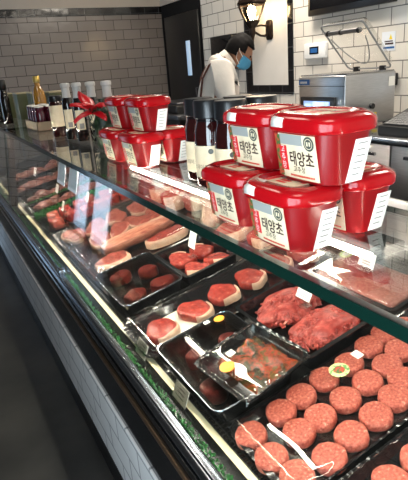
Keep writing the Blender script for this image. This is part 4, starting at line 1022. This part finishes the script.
b = nb(); box(b, 0.07, 0.125, -0.14, 0.14, 0, 0.006, mat=m); finish('display', b, M['alu'], t, smooth=False)

# ------------------------------------------------------------------ things on the right wall
t = thing('wall_monitor', 'black wall monitor in the upper right corner', 'monitor', (WX - 0.001, 3.095, 2.12), (0, 0, 0))
b = nb(); box(b, -0.075, -0.035, -0.447, 0.447, -0.305, 0.30, 0.006); finish('casing', b, M['black_plastic'], t)
b = nb(); box(b, -0.078, -0.0748, -0.42, 0.42, -0.26, 0.28); finish('screen', b, M['black_gloss'], t, smooth=False)
b = nb(); box(b, -0.04, 0.0, -0.12, 0.12, -0.12, 0.12); finish('wall_bracket', b, M['black'], t, smooth=False)
t = thing('wall_controller', 'small white control box with black display on the white tiles', 'control box', (WX - 0.001, 3.51, 1.55))
b = nb(); box(b, -0.035, 0.0, -0.135, 0.135, -0.065, 0.060, 0.008, 3); finish('casing', b, M['white_plastic'], t)
b = nb(); box(b, -0.037, -0.0345, -0.055, 0.060, -0.030, 0.030); finish('display', b, M['black_gloss'], t, smooth=False)
b = nb(); box(b, -0.0385, -0.0368, -0.040, 0.045, -0.018, 0.018); finish('display_frame', b, M['blue'], t, smooth=False)
t = thing('safety_notice', 'small printed safety notice stuck on the tiles beside the raised lid', 'notice', (WX - 0.001, 2.745, 1.565))
b = nb(); box(b, -0.0015, 0, -0.062, 0.062, -0.065, 0.065); p_ = finish('notice_paper', b, M['paper_blue'], t, smooth=False)
b = nb(); quad(b, Vector((-0.0022, -0.035, 0.012)), Vector((-0.0022, -0.005, 0.012)), Vector((-0.0022, -0.020, 0.048)), Vector((-0.0022, -0.0201, 0.048))); finish('warning_triangle', b, M['yellow'], p_, smooth=False)
b = nb(); box(b, -0.0024, -0.0016, -0.045, 0.030, -0.022, -0.010); box(b, -0.0024, -0.0016, -0.040, 0.035, -0.004, 0.004); finish('black_print', b, M['ink'], p_, smooth=False)
b = nb(); box(b, -0.0024, -0.0016, -0.055, 0.045, -0.050, -0.036); finish('blue_print', b, M['blue'], p_, smooth=False)
t = thing('wall_socket', 'black wall socket just right of the packing machine', 'socket', (WX - 0.001, 2.665, 1.305))
b = nb(); box(b, -0.03, 0, -0.022, 0.022, -0.042, 0.042, 0.004); finish('socket_plate', b, M['black_plastic'], t)
b = nb(); box(b, -0.033, -0.029, -0.012, 0.012, -0.02, 0.02, 0.001); finish('socket_cover', b, M['black_gloss'], t)
t = thing('wall_cabinet', 'black box mounted on the tiles behind the man in white', 'wall cabinet', (WX - 0.001, 5.0, 1.63))
b = nb(); box(b, -0.07, 0, -0.24, 0.22, -0.19, 0.16, 0.006); finish('casing', b, M['black_plastic'], t)
b = nb(); box(b, -0.074, -0.069, -0.21, 0.19, -0.16, 0.13, 0.002); finish('door', b, M['black_gloss'], t)

# wall lantern
t = thing('wall_lantern', 'dark bronze wall lantern with glass shade, lit, on the off-white panel', 'wall lamp', (WX - 0.006, 4.175, 1.77))
b = nb(); loft(b, [[Vector((x, p.x, p.y)) for p in rrect(0.050 * s, 0.088 * s, 0.03, 0, 5)] for x, s in ((0, 1), (-0.012, 1), (-0.022, 0.8), (-0.030, 0.45))]); finish('wall_plate', b, M['lantern_metal'], t)
b = nb(); pts = [Vector((-0.02, 0, -0.03)), Vector((-0.06, 0.0, -0.05)), Vector((-0.11, 0, -0.045)), Vector((-0.16, 0, -0.02)), Vector((-0.20, 0, 0.0)), Vector((-0.20, 0, 0.02))]
tube(b, pts, [0.011, 0.011, 0.010, 0.010, 0.011, 0.012], 10); tube(b, [Vector((-0.02, 0, 0.035)), Vector((-0.10, 0, 0.045)), Vector((-0.20, 0, 0.03))], 0.009, 10); finish('arm', b, M['lantern_metal'], t)
LX = -0.20
b = nb(); lathe(b, [(0.003, -0.115), (0.014, -0.10), (0.012, -0.085), (0.020, -0.05), (0.030, -0.02), (0.030, 0.02), (0.052, 0.05), (0.070, 0.075), (0.070, 0.085), (0.03, 0.085)], 12, (LX, 0, 0)); finish('lamp_base', b, M['lantern_metal'], t)
b = nb(); n = 6
loft(b, [[Vector((LX + r * math.cos(2 * PI * k / n), r * math.sin(2 * PI * k / n), z)) for k in range(n)] for r, z in ((0.066, 0.086), (0.105, 0.16), (0.128, 0.215), (0.128, 0.225))], False, False); finish('glass_shade', b, M['lantern_glass'], t, smooth=False)
b = nb()
for k in range(n):
    a = 2 * PI * k / n; tube(b, [Vector((LX + r * math.cos(a), r * math.sin(a), z)) for r, z in ((0.068, 0.086), (0.107, 0.16), (0.130, 0.215), (0.130, 0.228))], 0.006, 6)
rg = [Vector((LX + 0.130 * math.cos(2 * PI * k / n), 0.130 * math.sin(2 * PI * k / n), 0.222)) for k in range(n)]; tube(b, rg + [rg[0]], 0.009, 6); finish('shade_frame', b, M['lantern_metal'], t)
b = nb(); lathe(b, [(0.145, 0.226), (0.150, 0.235), (0.11, 0.30), (0.05, 0.345), (0.02, 0.36), (0.018, 0.40), (0.004, 0.42)], 6, (LX, 0, 0)); finish('roof', b, M['lantern_metal'], t, ang=20)
b = nb(); lathe(b, [(0.012, 0.086), (0.018, 0.10), (0.036, 0.14), (0.040, 0.17), (0.032, 0.20), (0.012, 0.215)], 16, (LX, 0, 0)); finish('bulb', b, M['bulb'], t)

# dark equipment further along the counter and a tray by the panel
t = thing('dark_oven', 'low dark steel oven at the far end behind the red tubs', 'oven', (2.66, 5.25, 0))
b = nb(); box(b, -0.36, 0.36, -0.45, 0.45, 0.02, 0.98, 0.008); finish('oven_body', b, M['black'], t)
b = nb(); box(b, -0.38, 0.37, -0.46, 0.46, 0.98, 1.03, 0.008); finish('oven_top', b, M['steel_dark'], t)
b = nb(); box(b, -0.375, -0.355, -0.38, 0.38, 0.30, 0.85, 0.004); dr = finish('oven_door', b, M['black_gloss'], t)
b = nb(); tube(b, [(-0.40, -0.34, 0.80), (-0.40, 0.34, 0.80)], 0.012, 10); finish('door_handle', b, M['steel_dark'], dr)
t = thing('food_processor', 'black counter appliance on the dark oven, behind the far tubs', 'appliance', (2.60, 5.25, 1.0305))
b = nb(); box(b, -0.25, 0.25, -0.30, 0.30, 0, 0.09, 0.015, 3); finish('appliance_base', b, M['black_plastic'], t)
b = nb(); box(b, -0.22, 0.22, -0.26, 0.26, 0.09, 0.115, 0.01); finish('appliance_lid', b, M['steel_dark'], t)
t = thing('steel_pan', 'shallow steel pan on the counter below the off-white panel', 'pan', (2.72, 3.98, CZ + 0.0005))
finish('pan_body', tray_bm(0.16, 0.26, 0.06, 0.03), M['steel'], t)

# ------------------------------------------------------------------ the man behind the counter
def skin_mesh(verts, edges, radii, sub=2, root=0):
    me = bpy.data.meshes.new('sk'); me.from_pydata([Vector(v) for v in verts], edges, []); o = bpy.data.objects.new('sk', me); C.objects.link(o)
    o.modifiers.new('skin', 'SKIN'); me.skin_vertices[0].data[0].use_root = True
    for i, r in enumerate(radii):
        d = me.skin_vertices[0].data[i]; d.radius = r if isinstance(r, tuple) else (r, r); d.use_root = (i == root)
    s = o.modifiers.new('sub', 'SUBSURF'); s.levels = sub; s.render_levels = sub
    bpy.context.view_layer.update()
    m2 = bpy.data.meshes.new_from_object(o.evaluated_get(bpy.context.evaluated_depsgraph_get()))
    bpy.data.objects.remove(o); bpy.data.meshes.remove(me)
    b = bmesh.new(); b.from_mesh(m2); bpy.data.meshes.remove(m2); return b
MAN = (1.99, 3.43, 0); MYAW = math.atan2(-0.42, 0.90)
man = thing('person', 'person in a white shirt and blue face mask, head bowed, working at the back counter', 'person', MAN, (0, 0, MYAW)); man.scale = (1.04, 1.04, 1.06)
V = [(0, 0, 0.95), (0.0, 0, 1.08), (0.01, 0, 1.22), (0.03, 0, 1.36), (0.055, 0, 1.43), (0.12, 0, 1.455),
     (0.02, 0.17, 1.385), (0.05, 0.235, 1.13), (0.25, 0.13, 1.085), (0.31, 0.11, 1.08),
     (0.02, -0.17, 1.385), (0.05, -0.235, 1.13), (0.25, -0.13, 1.085), (0.31, -0.11, 1.08),
     (0, 0.09, 0.86), (0.02, 0.10, 0.50), (-0.01, 0.10, 0.09), (0.14, 0.12, 0.035),
     (0, -0.09, 0.86), (0.02, -0.10, 0.50), (-0.01, -0.10, 0.09), (0.14, -0.12, 0.035)]
Eg = [(0, 1), (1, 2), (2, 3), (3, 4), (4, 5), (3, 6), (6, 7), (7, 8), (8, 9), (3, 10), (10, 11), (11, 12), (12, 13), (0, 14), (14, 15), (15, 16), (16, 17), (0, 18), (18, 19), (19, 20), (20, 21)]
Rd = [(0.10, 0.14), (0.095, 0.13), (0.105, 0.15), (0.10, 0.15), 0.062, 0.055, 0.055, 0.042, 0.032, 0.027, 0.055, 0.042, 0.032, 0.027, 0.085, 0.062, 0.042, 0.035, 0.085, 0.062, 0.042, 0.035]
b = skin_mesh(V, Eg, Rd)
# hands: palm and five bent fingers each, rooted in the wrist
for s in (1, -1):
    w = Vector((0.31, s * 0.11, 1.08)); pv = [tuple(w), tuple(w + Vector((0.045, -s * 0.012, -0.006))), tuple(w + Vector((0.085, -s * 0.02, -0.012)))]
    merge(b, skin_mesh(pv, [(0, 1), (1, 2)], [(0.024, 0.018), (0.034, 0.016), (0.036, 0.014)], 1))
    for k, L in enumerate((0.062, 0.072, 0.068, 0.052)):
        o_ = w + Vector((0.08, -s * 0.02 + (k - 1.5) * 0.019 * -s, -0.010)); fv = [o_, o_ + Vector((L * 0.5, 0, -0.004)), o_ + Vector((L * 0.82, 0, -0.020)), o_ + Vector((L * 0.95, 0, -0.036))]
        merge(b, skin_mesh([tuple(p) for p in fv], [(0, 1), (1, 2), (2, 3)], [0.0095, 0.009, 0.008, 0.007], 1))
    o_ = w + Vector((0.03, -s * 0.035, -0.004)); fv = [o_, o_ + Vector((0.030, -s * 0.022, -0.008)), o_ + Vector((0.058, -s * 0.026, -0.018))]
    merge(b, skin_mesh([tuple(p) for p in fv], [(0, 1), (1, 2)], [0.011, 0.0095, 0.008], 1))
# head, bowed forward
HM = Matrix.Translation((0.175, 0, 1.488)) @ Matrix.Scale(0.92, 4) @ Matrix.Rotation(math.radians(32), 4, 'Y')
hb = bmesh.new(); bmesh.ops.create_uvsphere(hb, u_segments=32, v_segments=24, radius=1)
for v in hb.verts:
    p = v.co; x, y, z = p.x * 0.098, p.y * 0.076, p.z * 0.118
    if z < 0: y *= 1 - 0.30 * (-p.z) ** 1.5; x = x * (1 - 0.22 * (-p.z)) + 0.020 * (-p.z)
    if p.x > 0.6 and abs(p.y) < 0.35:                                   # nose and brow
        x += 0.020 * math.exp(-((p.z + 0.12) / 0.16) ** 2 - (p.y / 0.14) ** 2) + 0.006 * math.exp(-((p.z - 0.18) / 0.1) ** 2)
        x -= 0.006 * math.exp(-((p.z - 0.04) / 0.08) ** 2) * (abs(p.y) > 0.12)
        x += 0.006 * math.exp(-((p.z + 0.48) / 0.07) ** 2)              # lips
    v.co = HM @ Vector((x, y, z))
merge(b, hb)
for s in (1, -1):                                                        # ears
    e = bmesh.new(); bmesh.ops.create_uvsphere(e, u_segments=14, v_segments=10, radius=1)
    for v in e.verts: v.co = HM @ Vector((-0.008 + v.co.x * 0.017, s * (0.076 + 0.008 * v.co.y), -0.005 + v.co.z * 0.030))
    merge(b, e)
finish('body', b, M['skin'], man, ang=180)
# eyes
for s in (1, -1):
    e = bmesh.new(); bmesh.ops.create_uvsphere(e, u_segments=12, v_segments=8, radius=0.010)
    for v in e.verts: v.co = HM @ (v.co + Vector((0.086, s * 0.030, 0.004)))
    finish('eye', e, M['black_gloss'], man)
# hair
hb = bmesh.new(); bmesh.ops.create_uvsphere(hb, u_segments=36, v_segments=26, radius=1)
kill = []
for v in hb.verts:
    p = v.co.copy(); n_ = 1 + 0.03 * math.sin(9 * p.x + 3) * math.sin(11 * p.y) + 0.02 * math.sin(23 * p.z + 5 * p.x)
    front = 0.42 if p.x > 0.35 else (0.0 if p.x > -0.15 else -0.42)
    if p.z < front: kill.append(v)
    v.co = HM @ Vector((p.x * 0.111 * n_ - 0.002, p.y * 0.088 * n_, p.z * 0.134 * n_ + 0.002))
bmesh.ops.delete(hb, geom=kill, context='VERTS')
o = finish('hair', hb, M['hair'], man, ang=180); sm = o.modifiers.new('thick', 'SOLIDIFY'); sm.thickness = 0.012
# face mask with ear loops
b = nb(); rows_ = []
for i in range(13):
    a = math.radians(-78 + 156 * i / 12); row = []
    for j in range(7):
        z = -0.022 - 0.080 * j / 6; bul = 0.020 * math.sin(PI * j / 6) * math.cos(a) ** 2
        k_ = 1 - 0.16 * (j / 6)
        row.append(b.verts.new(HM @ Vector(((0.108 + bul) * k_ * math.cos(a) + 0.004, (0.082) * k_ * math.sin(a), z + 0.018 * math.sin(a) ** 2 * (0.5 - j / 6)))))
    rows_.append(row)
for i in range(12):
    for j in range(6): b.faces.new((rows_[i][j], rows_[i + 1][j], rows_[i + 1][j + 1], rows_[i][j + 1]))
o = finish('face_mask', b, M['mask'], man, ang=180); sm = o.modifiers.new('thick', 'SOLIDIFY'); sm.thickness = 0.002
b = nb()
for s in (1, -1):
    for z, z2 in ((-0.028, 0.02), (-0.085, -0.03)): tube(b, [HM @ Vector((0.030, s * 0.083, z)), HM @ Vector((-0.010, s * 0.088, (z + z2) / 2)), HM @ Vector((-0.022, s * 0.088, z2 * 0.6))], 0.0022, 6)
finish('mask_loops', b, M['white_paper'], man)
# shirt (torso and sleeves down to the forearms) with collar
SV = [(0, 0, 0.90), (-0.002, 0, 1.00), (0.0, 0, 1.10), (0.005, 0, 1.22), (0.025, 0, 1.35), (0.050, 0, 1.425),
      (0.02, 0.175, 1.385), (0.05, 0.240, 1.13), (0.14, 0.185, 1.10), (0.02, -0.175, 1.385), (0.05, -0.240, 1.13), (0.14, -0.185, 1.10), (0.080, 0, 1.440)]
SE = [(0, 1), (1, 2), (2, 3), (3, 4), (4, 5), (5, 12), (4, 6), (6, 7), (7, 8), (4, 9), (9, 10), (10, 11)]
SR = [(0.13, 0.165), (0.128, 0.165), (0.125, 0.165), (0.130, 0.180), (0.125, 0.180), (0.085, 0.10), 0.082, 0.066, 0.058, 0.082, 0.066, 0.058, 0.066]
finish('shirt', skin_mesh(SV, SE, SR), M['shirt'], man, ang=180)
b = nb(); n = 20; CM = Matrix.Translation((0.088, 0, 1.440)) @ Matrix.Rotation(math.radians(55), 4, 'Y')
loft(b, [[CM @ Vector((r * math.cos(2 * PI * k / n), r * 0.98 * math.sin(2 * PI * k / n), z)) for k in range(n)] for r, z in ((0.074, -0.022), (0.070, 0.022), (0.064, 0.024), (0.064, -0.015))]); finish('collar', b, M['shirt'], man)
TV = [(0, 0, 0.96), (0, 0.092, 0.86), (0.02, 0.10, 0.50), (-0.01, 0.10, 0.06), (0, -0.092, 0.86), (0.02, -0.10, 0.50), (-0.01, -0.10, 0.06)]
finish('trousers', skin_mesh(TV, [(0, 1), (1, 2), (2, 3), (0, 4), (4, 5), (5, 6)], [(0.125, 0.16), 0.105, 0.082, 0.066, 0.105, 0.082, 0.066]), M['trousers'], man, ang=180)
for s in (1, -1):
    b = nb(); loft(b, [rrect(0.135, 0.050, 0.045, 0.0, 5, 0.07, s * 0.115), rrect(0.135, 0.050, 0.045, 0.03, 5, 0.07, s * 0.115), rrect(0.10, 0.042, 0.04, 0.07, 5, 0.045, s * 0.112), rrect(0.055, 0.040, 0.035, 0.10, 5, 0.0, s * 0.10)]); finish('shoe', b, M['black_plastic'], man)
b = nb()
def strap(pts):
    pts = [Vector(p) for p in pts]
    for a, c_ in zip(pts[:-1], pts[1:]): pass
    tube(b, pts, 0.008, 6)
strap([(0.06, -0.085, 1.455), (0.005, -0.10, 1.455), (-0.060, -0.105, 1.41), (-0.110, -0.095, 1.33), (-0.130, -0.075, 1.22), (-0.130, -0.05, 1.10), (-0.128, -0.02, 1.00)])
strap([(0.06, 0.085, 1.455), (0.005, 0.10, 1.455), (-0.060, 0.105, 1.41), (-0.110, 0.095, 1.33), (-0.130, 0.075, 1.22), (-0.130, 0.05, 1.10), (-0.128, 0.02, 1.00)])
finish('apron_straps', b, M['strap'], man)
